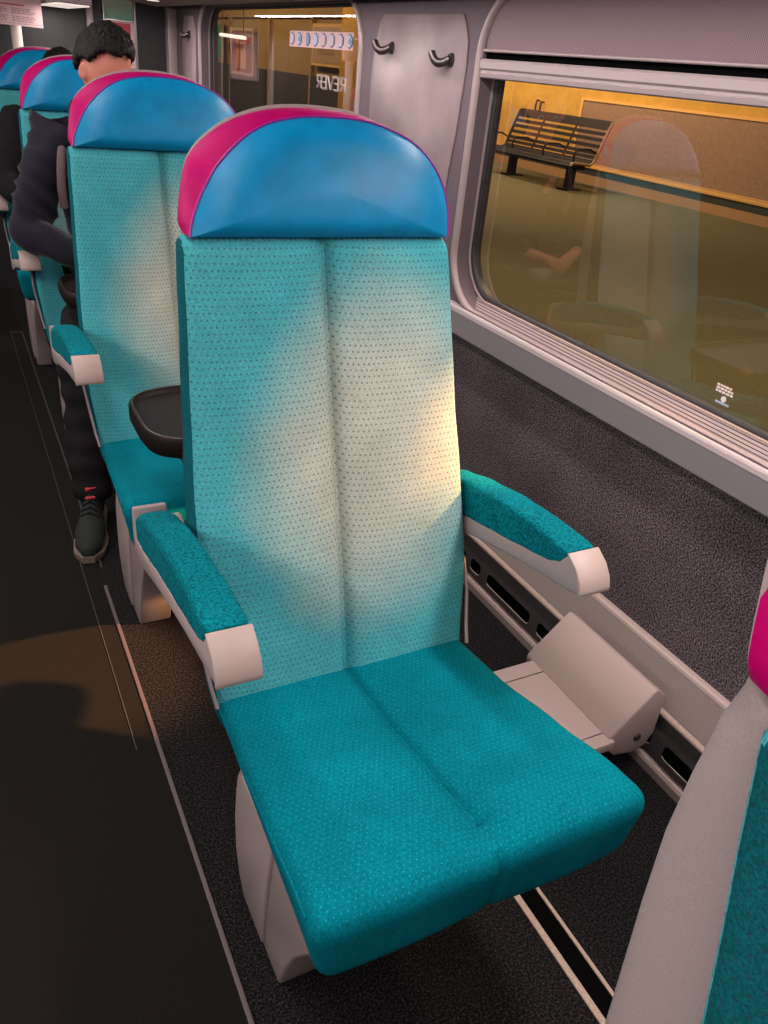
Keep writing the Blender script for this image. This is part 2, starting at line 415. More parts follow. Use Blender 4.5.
def mk_head(root):
    # blue pad
    base = head_outline()
    n = len(base); bottom = [(lerp(.224, -.222, k / 30), HB + .001) for k in range(1, 30)]
    loop = base + bottom; c = Vector((0, 1.235))
    bm = nb(); rings = []
    R_ = [1.0, 1.0, .997, .988, .97, .94, .90, .84, .76, .66, .54, .4, .25, .12]
    for i, s in enumerate(R_):
        ring = []
        for (x, z) in loop:
            X = c.x + (x - c.x) * s; Z = c.y + (z - c.y) * s
            d = 1 - s
            b = .026 * (1 - max(0, 1 - d / .34) ** 2.4) + .006 * (1 - s) if i else -.03
            b *= 1 - .30 * max(0, min(1, (HB + .10 - Z) / .10)) ** 3
            ring.append(bm.verts.new((X, yf(Z) - b, Z)))
        rings.append(ring)
    cv = bm.verts.new((c.x, yf(c.y) - .031, c.y))
    for a, b in zip(rings, rings[1:]):
        for k in range(len(loop)): bm.faces.new([a[k], a[(k + 1) % len(loop)], b[(k + 1) % len(loop)], b[k]])
    for k in range(len(loop)): bm.faces.new([rings[-1][k], rings[-1][(k + 1) % len(loop)], cv])
    obj('headrest', bm, 'blue', root, sharp=60)
    # magenta rim: wraps from the pad's edge back to the shell
    bm = nb(); prev = None; L = []
    for (ex, ez, dy, mr) in ((-.003, -.003, .004, 0), (.0005, .0005, .001, 0), (.0015, .0015, .006, .15), (.002, .002, .018, .5), (.002, .001, .034, .85), (.0, .0, .052, 1), (-.002, -.002, .061, 1), (-.012, -.010, .064, 1)):
        o = head_outline(ex, ez, mr); ring = []
        for i, (x, z) in enumerate(o):
            wr = 0
            if 1.165 < z < 1.235 and .2 < dy / .066 < .9: wr = .0006 * math.sin(z * 700 + dy * 160)   # gathered stitches low on the sides
            ring.append(bm.verts.new((x + (wr if x > 0 else -wr), yf(z) + dy * (1 + .04 * (z < 1.2)), z)))
        L.append(ring)
    for a, b in zip(L, L[1:]):
        for k in range(len(a) - 1): bm.faces.new([a[k], a[k + 1], b[k + 1], b[k]])
    for e in (0, -1): bm.faces.new([r[e] for r in L])
    obj('headrest_rim', bm, 'magenta', root, sharp=60)
    bm = nb(); tube(bm, [(x, yf(z) - .0005, z) for x, z in head_outline(.0008, .0008)], .0019, 8)
    obj('piping', bm, 'piping', root)
def mk_shell(root):
    """moulded plastic shell behind the upholstery"""
    bm = nb(); Ls = []
    secs = [(.002, .0, 0), (.006, .014, .03), (.006, .014, .8), (-.012, .004, 1.0), (-.06, -.03, 1.04)]
    low = [(-.212, .40), (-.222, .55), (-.224, .7), (-.220, .85), (-.2165, .97), (-.216, 1.03), (-.2155, 1.08), (-.216, 1.13)]
    def outl(inset):
        o = head_outline(-.004 + inset * .6, .0035 + inset * .6, 1)
        o = [(x, z) for x, z in o]
        left = [(x - inset * .2 , z) for x, z in low]; right = [(-x + inset * .2, z) for x, z in low[::-1]]
        return left + o + right
    for (ins, _, t) in [(-.004, 0, 0), (0, 0, .12), (.001, 0, .5), (0, 0, .82), (-.010, 0, .95), (-.035, 0, 1.0)]:
        ring = []
        for (x, z) in outl(ins):
            f = yf(z) + (.058 if z > 1.15 else .040)
            rear = yf(z) + .067 if z > 1.158 else (interp([(.8, 1.254), (.86, 1.259), (.95, 1.268), (1.03, 1.2715), (1.09, 1.2695), (1.13, 1.2655), (1.16, 1.263)], z) if z > .8 else 1.256 - (.8 - z) * .30)
            if f > rear - .009: f = rear - .009
            xx = x if z > 1.15 else x * (1.0)
            ring.append(bm.verts.new((xx, lerp(f, rear, t), z)))
        Ls.append(ring)
    n = len(Ls[0])
    for a, b in zip(Ls, Ls[1:]):
        for k in range(n): bm.faces.new([a[k], a[(k + 1) % n], b[(k + 1) % n], b[k]])
    # rear face strips and front cap
    for R_ in (Ls[-1], Ls[0]):
        for k in range(n // 2):
            j = n - 1 - k
            if k + 1 < j - 1 + 1 and k + 1 != j:
                q = [R_[k], R_[k + 1], R_[j - 1], R_[j]]
                if len(set(q)) == 4: bm.faces.new(q)
                else:
                    q = list(dict.fromkeys(q))
                    if len(q) == 3: bm.faces.new(q)
    obj('back_shell', bm, 'shell', root, sharp=50)
def mk_cushion(root):
    y0, y1 = .498, 1.035; hy = (y1 - y0) / 2
    TOP = [(.498, .497), (.53, .499), (.57, .497), (.70, .471), (.86, .443), (1.0, .432), (1.04, .430)]
    BOT = [(.498, .369), (.70, .366), (1.04, .355)]
    def warp(x, y, z):
        Y = (y0 + y1) / 2 + y
        w = lerp(.277, .2465, (Y - y0) / (y1 - y0))
        t = (z + .05) / .1                                    # 0 bottom 1 top
        u = x / .27
        X = u * w - u * .022 * (1 - t)
        ua = abs(u)
        bul = .010 * (1 - (2 * abs(ua - .5)) ** 2.4) + .004
        sx = .003 if Y > .6 else .003
        falloff = 1 if Y > .60 else max(.25, 1 - (.60 - Y) / .05)
        seam = (.011 * math.exp(-((X - sx) / .006) ** 2) + .006 * math.exp(-((X - sx) / .030) ** 2)) * falloff
        dim = .012 * math.exp(-((Y - .572) / .006) ** 2) * math.exp(-((X - .010) / .012) ** 2) + .005 * math.exp(-((Y - .565) / .02) ** 2) * math.exp(-((X - .004) / .02) ** 2)
        wav = .0018 * noise.noise(Vector((X * 9, Y * 9, 1.7)))
        Z = lerp(interp(BOT, Y), interp(TOP, Y), t) + t * (bul - seam - dim + wav)
        # front face leans back towards the bottom, seam runs on over it
        Yo = Y + (1 - t) * .012 * max(0, (.56 - Y) / .06)
        if Y < y0 + .02: Yo += .005 * math.exp(-((X - sx) / .007) ** 2) - .006 * (1 - (2 * abs(ua - .5)) ** 2)
        return (X, Yo, Z)
    bm = rbox(90, 80, 12, warp, .27, hy, .05, .026)
    obj('seat_cushion', bm, 'seat_fab', root)
    # edge piping along the sides
    for s in (-1, 1):
        cu = nb(); pts = []
        for k in range(28):
            Y = lerp(.535, 1.0, k / 27); w = lerp(.277, .2465, (Y - y0) / (y1 - y0))
            pts.append((s * (w - .0065), Y, interp(TOP, Y) - .0105))
        tube(cu, pts, .0022, 8)
        obj('cushion_piping', cu, 'seat_fab', root)
    # under-frame
    bm = nb(); box(bm, -.20, .20, .56, 1.10, .325, .362, .008)
    obj('seat_frame', bm, 'dark_metal', root)
    for s in (-1, 1):
        bm = nb(); tube(bm, [(s * .2495, .975, .435), (s * .255, .995, .47), (s * .262, 1.02, .53), (s * .266, 1.05, .58), (s * .262, 1.11, .64)], .0035, 8)
        obj('side_trim', bm, 'mould', root)
def mk_arm(root, s):
    xi, xo = (.2600, .3190)              # inner / outer distance from the middle
    TOPS = [(.732, .712), (.737, .727), (.752, .744), (.777, .760), (.80, .764), (.87, .764), (.96, .758), (1.06, .742), (1.14, .722), (1.20, .700), (1.235, .675)]
    PADB = [(.777, .760), (.79, .738), (.82, .722), (.87, .710), (.95, .692), (1.05, .672), (1.12, .652), (1.18, .638), (1.235, .632)]
    UND = [(.732, .708), (.77, .700), (.83, .690), (.90, .677), (1.0, .654), (1.08, .634), (1.15, .612), (1.21, .596), (1.25, .600)]
    # hard shell
    top = [(.7325, .712), (.738, .730), (.752, .746), (.7755, .7605)] + [(a, b + .004) for a, b in PADB[1:]] + [(1.240, .672), (1.243, .690), (1.253, .690), (1.257, .64)]
    pts = top + UND[::-1]
    bm = nb(); a, b = (s * xi, s * xo)
    prism(bm, pts, 'x', min(a, b), max(a, b), .0035, 2)
    arm = obj('armrest', bm, 'shell', root, sharp=50)
    # pad
    def warp(x, y, z):
        Y = 1.009 + y; t = (z + .03) / .06
        Z = lerp(interp(PADB, Y) - .002, interp(TOPS, Y), t)
        X = s * ((xi + xo) / 2) + x * (1 - .05 * (Y - .78) / .45)
        Z += t * .003 * math.cos(x / .027 * 1.3)
        return (X, Y, Z)
    bm = rbox(14, 44, 10, warp, .0300, .2285, .03, .009)
    obj('arm_pad', bm, 'pad_fab', arm)
    # front cap in lighter plastic
    cap = [(.7305, .7075), (.7310, .716), (.7365, .7315), (.7505, .7485), (.7745, .7635), (.7785, .7615), (.7560, .7440), (.7435, .7290), (.7370, .7150), (.7375, .7070)]
    bm = nb(); a, b = s * (xi - .0015), s * (xo + .0015)
    prism(bm, cap, 'x', min(a, b), max(a, b), .0010, 1)
    o = obj('arm_cap', bm, 'arm_tip', arm, sharp=50); o['label'] = 'pale beige front cap'
    # hinge block towards the backrest
    bm = nb(); a, b = s * .236, s * xi
    prism(bm, [(1.17, .58), (1.25, .58), (1.262, .61), (1.262, .655), (1.24, .672), (1.19, .655)], 'x', min(a, b) - .001, max(a, b) + .001, .006, 2)
    obj('hinge', bm, 'shell', arm)
def mk_leg(root):
    x0, x1 = -.220, -.135
    bm = nb()
    prof = [(.727, 0), (.705, .08), (.672, .16), (.625, .24), (.575, .30), (.560, .345), (.93, .345), (.965, .27), (.975, .18), (.968, .10), (.945, .04), (.905, 0)]
    prism(bm, prof, 'x', x0, x1, .006, 2)
    leg = obj('leg', bm, 'shell', root, sharp=50)
    bm = nb()
    prof2 = [(.80, .015), (.795, .12), (.78, .22), (.765, .32), (.925, .32), (.950, .26), (.958, .18), (.952, .10), (.93, .045), (.90, .015)]
    prism(bm, prof2, 'x', x0 - .006, x0 + .01, .004, 2)
    obj('leg_cover', bm, 'shell', leg, sharp=50)
def mk_bracket(root):
    # flat beam from seat to the wall, and its sloping cover
    bm = nb(); box(bm, .10, .610, .848, 1.146, .125, .150, .003)
    b = obj('mounting_beam', bm, 'bracket', root)
    for y in (.880, 1.10):
        bm = nb(); box(bm, .20, .607, y - .0012, y + .0012, .1495, .1508)
        obj('beam_joint', bm, 'groove', b)
    bm = nb()
    # profile in x,z (relative to the middle): sloping top from rail side down to the front, hanging lower lip
    prof = [(.706, .259), (.716, .256), (.745, .232), (.745, .12), (.728, .085), (.690, .075), (.632, .088), (.604, .115), (.598, .145), (.602, .156)]
    prism(bm, [(x, z) for x, z in prof], 'y', .858, 1.168, .004, 2)
    c = obj('mounting_cover', bm, 'bracket', root, sharp=45)
    bm = nb(); r = bmesh.ops.create_uvsphere(bm, u_segments=16, v_segments=10, radius=.0105)
    for v in r['verts']: v.co = Vector((v.co.x * 1 + .690, v.co.y * .5 + .856, v.co.z + .125))
    o = obj('screw_cap', bm, 'dark_metal', c)
def mk_tray(root):
    """folding table on the back of the seat, lowered"""
    z0, z1 = .688, .710
    cx = 0.0; pts = []
    hw = .243; yA, yB = 1.44, 1.750
    def sup(t):
        c, s_ = math.cos(t), math.sin(t); e = 2 / 4.2
        return (hw * math.copysign(abs(c) ** e, c), (yA + yB) / 2 + (yB - yA) / 2 * math.copysign(abs(s_) ** e, s_))
    N = 64; ring = [sup(2 * PI * k / N) for k in range(N)]
    bm = nb(); L = []
    for s_, z in ((.90, .662), (.97, .668), (1.0, .680), (1.0, .704), (.985, .712), (.965, .713), (.945, .706), (.93, .702), (.5, .702)):
        L.append([bm.verts.new((x * s_, (yA + yB) / 2 + (y - (yA + yB) / 2) * s_, z)) for x, y in ring])
    for a, b in zip(L, L[1:]):
        for k in range(N): bm.faces.new([a[k], a[(k + 1) % N], b[(k + 1) % N], b[k]])
    bm.faces.new(L[-1]); bm.faces.new(L[0][::-1])
    t = obj('tray_table', bm, 'tray', root, sharp=35)
    bm = nb()
    tube(bm, [(x * .967, (yA + yB) / 2 + (y - (yA + yB) / 2) * .967, .7128) for x, y in ring], .0022, 8, closed=True)
    obj('tray_rim', bm, 'dark_metal', t)
    for s in (-1, 1):
        bm = nb(); prism(bm, [(1.235, .70), (1.25, .715), (1.54, .672), (1.54, .655), (1.25, .665), (1.235, .68)], 'x', s * .17 - .009, s * .17 + .009, .003)
        obj('tray_arm', bm, 'tray_rim', t)

LABELS = [
    ('teal train seat cropped at the photo edge, with magenta headrest corner, nearest the camera'),
    ('empty teal train seat with blue headrest fully in view beside the window'),
    ('teal train seat directly behind the empty front one, brown tray hanging over its cushion'),
    ('train seat occupied by the man in the navy jacket'),
    ('train seat occupied by the dark haired passenger in black, last before the end wall'),
]
root = thing('train_seat', LABELS[1], 'seat', (XC, 0, 0), 'teal single seats in a row along the window wall')
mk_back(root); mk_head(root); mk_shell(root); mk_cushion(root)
for s in (-1, 1): mk_arm(root, s)
mk_leg(root); mk_bracket(root)
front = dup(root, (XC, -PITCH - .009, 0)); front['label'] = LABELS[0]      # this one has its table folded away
mk_tray(root)
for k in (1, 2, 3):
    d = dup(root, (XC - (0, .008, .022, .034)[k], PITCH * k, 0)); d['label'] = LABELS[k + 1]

# ------------------------------------------------------------------ carriage shell
XL, XR, Y0, Y1, ZC = -1.40, 1.37, -2.6, 5.42, 2.15
bm = nb(); box(bm, .247, 1.60, Y0, Y1, -.06, 0); struct(obj('floor', bm, 'carpet_floor', smooth=False), 'black flecked carpet under the seats', 'floor')
bm = nb(); box(bm, XL - .1, .247, Y0, Y1, -.06, 0); struct(obj('floor_aisle', bm, 'aisle', smooth=False), 'dark brown aisle floor beside the seats', 'floor')
bm = nb(); box(bm, XL - .1, 1.60, Y0, Y1, ZC, ZC + .05); struct(obj('ceiling', bm, 'ceil', smooth=False))
bm = nb(); box(bm, XL - .1, XL, Y0, Y1, 0, ZC); struct(obj('wall_left', bm, 'dark_panel', smooth=False))
bm = nb(); box(bm, XL, 1.60, Y0 - .05, Y0, 0, ZC); struct(obj('wall_back', bm, 'dark_panel', smooth=False))

# right wall: carpeted dado and laminate above with rounded window openings
bm = nb(); box(bm, XR, XR + .10, Y0, Y1, 0, .775); struct(obj('wall_right_lower', bm, 'carpet_wall', smooth=False), 'charcoal carpeted lower side wall', 'wall')
WX = 1.34
wins = [(-2.10, -.66, 'window_3'), (.30, 2.066, 'window_1'), (2.838, 4.84, 'window_2')]
ZW0, ZW1 = .800, 1.595
cuts = [Y0, -.20, 2.49, 5.02]
bm = nb()
cells = [(Y0, -.18, wins[0]), (-.18, 2.49, wins[1]), (2.49, 4.95, wins[2])]
for c0, c1, (a, b, nme) in cells:
    ringloft(bm, [(c0, c1, .775, ZC, .0005, WX), (a, b, ZW0, ZW1, .150, WX), (a, b, ZW0, ZW1, .150, WX + .075)])
box(bm, WX, WX + .075, 4.95, Y1, .775, ZC)
box(bm, WX + .0749, WX + .13, Y0, Y1, 1.66, ZC)
bmesh.ops.remove_doubles(bm, verts=bm.verts, dist=.0001)
struct(obj('wall_right', bm, 'wall_plastic', sharp=30), 'mauve grey side wall around the windows', 'wall')
for a, b, nme in wins:
    w = struct(empty(nme), 'train window with rounded corners, ' + {'window_1': 'bench seen through it', 'window_2': 'strip sticker on its pane', 'window_3': 'behind the camera'}[nme], 'window')
    bm = nb()      # outer moulding, rounded section
    ringloft(bm, [(a - k, b + k, ZW0 - k, ZW1 + k, .150 + k, WX + dx) for k, dx in ((.024, .001), (.0225, -.006), (.018, -.010), (.0115, -.0115), (.005, -.010), (.0005, -.006), (-.001, .002))], 12)
    # keep only the part above the sill
    bmesh.ops.bisect_plane(bm, geom=bm.verts[:] + bm.edges[:] + bm.faces[:], plane_co=(0, 0, .797), plane_no=(0, 0, -1), clear_outer=True)
    obj('moulding', bm, 'mould', w, sharp=80)
    bm = nb()
    ringloft(bm, [(a + k, b - k, ZW0 + .014 + k * .6, ZW1 - k, .150 - k, WX + dx) for k, dx in ((.0005, .046), (.001, .041), (.0040, .041), (.0045, .048))], 12)
    obj('trim_strip', bm, 'mould', w, sharp=60)
    bm = nb()
    ringloft(bm, [(a + k, b - k, ZW0 + .018 + k * .9, ZW1 - k, .150 - k, WX + dx) for k, dx in ((0, .047), (.006, .048), (.014, .052), (.0155, .056), (.0155, .075))], 12)
    obj('rubber_seal', bm, 'gasket', w, sharp=60)
    bm = nb(); vs = [bm.verts.new((WX + .056, p[0], p[1])) for p in rr(a + .010, b - .010, ZW0 + .010, ZW1 - .010, .12)]; bm.faces.new(vs)
    obj('pane', bm, 'glass', w, smooth=False, recalc=False)

# window ledge with ribbed top
LX0 = 1.318
prof = [(1.372, .700), (LX0 + .012, .706), (LX0 + .004, .712), (LX0, .780), (LX0 + .002, .787), (LX0 + .008, .790)]
x = LX0 + .012; zt = lambda x: .790 + (x - LX0 - .008) * .46
while x < 1.381:
    prof += [(x, zt(x)), (x + .0003, zt(x) - .0035), (x + .0021, zt(x) - .0028), (x + .0024, zt(x + .0024))]
    x += .0095
prof += [(1.388, zt(1.388)), (1.388, .700)]
bm = nb(); prism(bm, prof, 'y', Y0 + .01, Y1 - .01)
bm.faces.ensure_lookup_table()
o = obj('window_ledge', bm, ['ledge_rib', 'ledge_face', 'groove'], smooth=False)
for p in o.data.polygons:
    c = p.center
    if c.x < LX0 + .013 and c.z < .781: p.material_index = 1
    elif c.z < .705: p.material_index = 1
    elif c.x > LX0 + .0118 and c.x < 1.386 and c.z < zt(c.x) - .0009 and p.area < .2: p.material_index = 2
o.name = 'trim_1'; struct(o, 'grey window ledge with ribbed sill running along the side wall', 'ledge')
bm = nb(); prism(bm, [(LX0 - .0006, .778), (LX0 + .0002, .788), (LX0 + .003, .7925), (LX0 + .0095, .7945), (LX0 + .0105, .7910), (LX0 + .006, .784)], 'y', Y0 + .01, Y1 - .01)
o = obj('ledge_nosing', bm, 'white_grey', bpy.data.objects['trim_1'], smooth=False)
bm = nb(); prism(bm, [(1.3830, zt(1.3830) - .002), (1.3830, zt(1.3830) + .003), (1.391, zt(1.391) + .003), (1.391, zt(1.391) - .002)], 'y', wins[1][0], wins[1][1] - .06)
obj('sill_bead', bm, 'tan_rail', bpy.data.objects['trim_1'], smooth=False)

# heater casing along the foot of the wall
h = empty('baseboard_right'); struct(h, 'heater casing with slotted grille along the foot of the side wall', 'baseboard')
bm = nb(); prism(bm, [(1.3695, .03), (1.296, .03), (1.286, .06), (1.290, .158), (1.296, .162), (1.3695, .162)], 'y', Y0 + .01, Y1 - .01)
obj('grille', bm, 'heater', h, smooth=False)
bm = nb(); tube(bm, [(1.290, Y0 + .01, .166), (1.290, Y1 - .01, .166)], .0085, 12); obj('upper_rail', bm, 'tan_rail', h)
bm = nb(); prism(bm, [(1.276, .0), (1.276, .022), (1.280, .029), (1.296, .031), (1.3695, .031), (1.3695, 0)], 'y', Y0 + .01, Y1 - .01); obj('lower_rail', bm, 'bracket', h, smooth=False)
bm = nb(); prism(bm, [(1.300, .162), (1.350, .246), (1.356, .250), (1.3695, .250), (1.3695, .162)], 'y', Y0 + .01, Y1 - .01); obj('sloping_panel', bm, 'heat_panel', h, smooth=False)
bm = nb(); prism(bm, [(1.3485, .2450), (1.3510, .2515), (1.3565, .2550), (1.3690, .2550), (1.3690, .2460)], 'y', Y0 + .01, Y1 - .01); obj('panel_lip', bm, 'arm_tip', h, smooth=False)
def slot(y0, y1):
    f = lambda z: 1.286 + max(0, z - .06) * .04 - .0008
    z0, z1 = .062, .100
    s = nb()
    vs = [s.verts.new((f(p[1]), p[0], p[1])) for p in rr(y0, y1, z0, z1, .012, 5)]; fc = s.faces.new(vs)
    r = bmesh.ops.extrude_face_region(s, geom=[fc]); 
    for v in r['geom']:
        if isinstance(v, bmesh.types.BMVert): v.co.x += .0012
    o = obj('slot', s, 'black', h, smooth=False)
    s = nb(); pts = [(f(z) - .0004, y, z) for y, z in rr(y0, y1, z0, z1, .012, 5)]
    pts = [p for p in pts if p[2] < z0 + .006]
    pts.sort(key=lambda p: p[1])
    tube(s, pts, .0016, 6); obj('slot_lip', s, 'slot_rim', o)
base_y = 1.359
for k in range(-1, 5):
    o_ = base_y + k * .745
    for a, b in ((o_, o_ + .215), (o_ - .093, o_ - .039), (o_ + .256, o_ + .308), (o_ - .405, o_ - .140)):
        slot(a, b)

# floor rails
bm = nb(); box(bm, .786, .800, -2.2, Y1 - .02, 0, .005, .0015); struct(obj('trim_2', bm, 'tan_rail'), 'tan metal seat rail on the carpet', 'rail')
bm = nb(); box(bm, .838, .846, -2.2, Y1 - .02, 0, .004, .001); struct(obj('trim_3', bm, 'tan_rail'), 'narrow tan metal seat rail nearer the window', 'rail')
bm = nb(); box(bm, .801, .837, -2.2, Y1 - .02, 0, .002); struct(obj('trim_6', bm, 'black', smooth=False), 'black channel between the two tan floor rails', 'rail')
bm = nb(); box(bm, .2385, .2475, -2.2, 2.02, 0, .004, .001); struct(obj('trim_4', bm, 'strip'), 'silver floor strip between aisle and carpet', 'floor strip')
bm = nb(); box(bm, .247, .253, 2.12, 4.5, 0, .003, .001); box(bm, .194, .1965, 1.35, 4.5, 0, .0025, .001); box(bm, .194, .253, 4.5, 4.506, 0, .003, .001)
struct(obj('trim_5', bm, 'groove'), 'thin dark outline strip of the aisle edge', 'floor strip')

# ------------------------------------------------------------------ blind
bl = thing('roller_blind', 'mauve ribbed roller blind drawn slightly down over the nearer window', 'blind', (0, 0, 0))
bm = nb(); vs = []
for i, (x, z) in enumerate([(WX + .006, 1.4630), (WX + .004, 1.48), (WX + .002, 1.55), (WX + .004, 1.60), (WX + .012, 1.632)]):
    vs.append([bm.verts.new((x, y, z)) for y in (.30, 2.062 - (.0 if i < 2 else (.010, .035, .085)[i - 2]))] + [bm.verts.new((x + .002, y, z)) for y in (.30, 2.062 - (.0 if i < 2 else (.010, .035, .085)[i - 2]))])
for a, b in zip(vs, vs[1:]):
    bm.faces.new([a[0], a[1], b[1], b[0]]); bm.faces.new([a[2], b[2], b[3], a[3]]); bm.faces.new([a[1], a[3], b[3], b[1]]); bm.faces.new([a[0], b[0], b[2], a[2]])
bm.faces.new([vs[0][0], vs[0][2], vs[0][3], vs[0][1]]); bm.faces.new([vs[-1][0], vs[-1][1], vs[-1][3], vs[-1][2]])
obj('blind_fabric', bm, 'blind', bl, sharp=40)
bm = nb(); tube(bm, [(WX - .001, .30, 1.4640), (WX - .001, 2.060, 1.4640)], .0038, 10)
o = obj('fabric_seam', bm, 'mould', bl)
bm = nb(); prism(bm, [(WX + .001, 1.399), (WX - .004, 1.402), (WX - .006, 1.411), (WX - .003, 1.414), (WX - .003, 1.418), (WX - .008, 1.423), (WX - .008, 1.440), (WX - .003, 1.4450), (WX + .020, 1.4450), (WX + .020, 1.399)], 'y', .31, 2.062, 0)
obj('pull_bar', bm, 'bar', bl, smooth=False)
bm = nb(); prism(bm, [(WX + .010, 1.4440), (WX + .010, 1.4640), (WX + .024, 1.4640), (WX + .024, 1.4440)], 'y', .31, 2.062)
obj('shadow_gap', bm, 'black', bl, smooth=False)

# ------------------------------------------------------------------ pillar panels and coat hooks
def pillar_panel(y0, y1, n, lab, name):
    R_ = [(.022, 1.548), (.006, 1.530), (-.018, 1.485), (-.024, 1.42), (-.012, 1.25), (.005, 1.15), (.03, .86)]
    L_ = [(-.055, 1.549), (-.03, 1.53), (.0, 1.455), (.012, 1.35), (.005, 1.26), (-.02, .86)]
    P1 = [(y0 + a, z) for a, z in R_] + [(y1 + a, z) for a, z in L_[::-1]]
    bm = nb(); prism(bm, P1, 'x', WX - .006, WX + .001, .002, 1)
    return struct(obj(name, bm, 'panel', sharp=50), lab, 'wall panel')
pillar_panel(2.160, 2.716, 1, 'light pinkish grey panel on the wall between the two windows', 'trim_7')
pillar_panel(4.945, 5.20, 1, 'light pinkish grey panel beyond the far window', 'trim_8')
def hook(y, z, label):
    t = thing('coat_hook', label, 'hook', (WX - .006, y, z), 'metal coat hooks on the wall panels')
    bm = nb(); r = bmesh.ops.create_cone(bm, cap_ends=True, segments=20, radius1=.013, radius2=.011, depth=.010)
    for v in r['verts']: v.co = Vector((-.005 + (-v.co.z), v.co.x, v.co.y * 1.4))
    obj('back_plate', bm, 'dark_metal', t, sharp=50)
    bm = nb(); pts = []; rad = []
    for k in range(15):
        a = math.radians(90 * k / 14)
        pts.append((-.008 - .034 * math.sin(a), .0 + .046 * (k / 14), .002 - .015 * math.sin(math.radians(180 * k / 14)) + .012 * (k / 14) ** 2)); rad.append(.0125 - .002 * abs(k - 7) / 7)
    tube(bm, pts, rad, 12)
    obj('prong', bm, 'dark_metal', t)
    return t
hook(2.212, 1.436, 'dark metal coat hook nearest the foreground window, one of two on the front panel')
hook(2.585, 1.456, 'dark metal coat hook on the front panel, the one next to the far window')
hook(5.03, 1.462, 'small coat hook on the panel beyond the far window, beside the dark end wall')

# luggage rack underside with lamps
lr = thing('luggage_rack', 'pinkish grey luggage rack running above the windows', 'luggage rack', (0, 0, 0))
bm = nb(); prism(bm, [(WX - .001, 1.600), (1.22, 1.580), (1.05, 1.592), (.93, 1.622), (.915, 1.640), (.925, 1.66), (WX - .001, 1.68)], 'y', Y0 + .02, 5.30); obj('rack_underside', bm, 'shell', lr, smooth=False)
for k in range(-2, 5):
    y = .46 + PITCH * k
    if y < Y0 + .2 or y > 5.2: continue
    bm = nb(); r = bmesh.ops.create_cone(bm, cap_ends=True, segments=20, radius1=.03, radius2=.03, depth=.004)
    for v in r['verts']: v.co += Vector((1.08, y, 1.5870))
    obj('reading_lamp', bm, 'lampface', lr, smooth=False)

# ------------------------------------------------------------------ end of the carriage
bm = nb(); box(bm, XL, .70, Y1, Y1 + .05, 0, ZC); box(bm, .70, 1.60, Y1 - .02, Y1 + .05, 0, ZC)
struct(obj('wall_far', bm, 'dark_panel', smooth=False), 'charcoal end wall', 'wall')
bm = nb(); box(bm, 1.285, 1.325, Y1 - .045, Y1 - .021, .8, 1.64, .004); box(bm, 1.285, 1.338, 5.33, Y1 - .046, .8, 1.64, .004)
struct(obj('trim_9', bm, 'mould'), 'pale corner post at the end wall', 'trim')
d = struct(empty('door_1'), 'dark end door with pale frame posts', 'door')
bm = nb(); box(bm, .845, .880, Y1 - .06, Y1 - .021, 0, 1.9, .005); obj('door_post', bm, 'mould', d)
bm = nb(); box(bm, .05, .844, Y1 - .01 - .02, Y1 - .001, 0, 1.9); obj('door_leaf', bm, 'dark_panel', d, smooth=False)
bm = nb(); box(bm, .14, .74, Y1 - .035, Y1 - .0305, 1.0, 1.8); obj('door_glass', bm, 'gasket', d, smooth=False)
nf = thing('notice_frame', 'silver frame with a green poster above a red one on the end wall', 'poster', (0, 0, 0))
yy = Y1 - .0205
bm = nb(); yv = yy
for (a, b, c, e) in ((.936, .944, 1.25, 1.68), (1.106, 1.120, 1.25, 1.68), (.944, 1.106, 1.489, 1.499), (.944, 1.106, 1.25, 1.26)): box(bm, a, b, yv - .014, yv, c, e, .002, 1)
obj('frame', bm, 'alu', nf)
bm = nb(); box(bm, .944, 1.106, yv - .006, yv - .001, 1.499, 1.68); obj('green_poster', bm, 'greenposter', nf, smooth=False)
bm = nb(); box(bm, .944, 1.106, yv - .006, yv - .001, 1.26, 1.489); pp = obj('red_poster', bm, 'paper', nf, smooth=False)
bm = nb(); prism(bm, [(.985, 1.482), (1.085, 1.482), (1.085, 1.40), (1.075, 1.30), (1.055, 1.30), (1.050, 1.40), (1.03, 1.44), (.99, 1.45)], 'y', yv - .0075, yv - .0062); obj('red_figure', bm, 'red', pp, smooth=False)
# hanging notice near the aisle, its post
nt_ = thing('hanging_notice', 'pink paper notice with red line and small print at the upper left', 'notice', (0, 0, 0))
Yn = 4.95
bm = nb(); box(bm, .22, .566, Yn, Yn + .004, 1.414, 1.62); obj('sheet', bm, 'paper', nt_, smooth=False)
bm = nb(); box(bm, .24, .485, Yn - .0012, Yn - .0002, 1.500, 1.505); obj('red_line', bm, 'red', nt_, smooth=False)
for x0, x1 in ((.24, .405), (.425, .535)):
    bm = nb()
    for j in range(9):
        z = 1.486 - j * .0068
        if j in (4,): continue
        x = x0
        while x < x1 - random.uniform(0, .03):
            w = random.uniform(.008, .022); box(bm, x, min(x + w, x1), Yn - .0012, Yn - .0003, z, z + .0026); x += w + .004
    obj('small_print', bm, 'ink', nt_, smooth=False)
bm = nb(); prism(bm, [(.22, 1.423), (.56, 1.423), (.56, 1.4245), (.22, 1.4245)], 'y', Yn - .0012, Yn - .0003); obj('footer_line', bm, 'ink', nt_, smooth=False)
bm = nb(); tube(bm, [(.45, 5.10, 0), (.45, 5.10, ZC)], .026, 20); tag(obj('grab_pole', bm, 'white_pole'), 'cream vertical pole below the pink paper notice', 'pole')
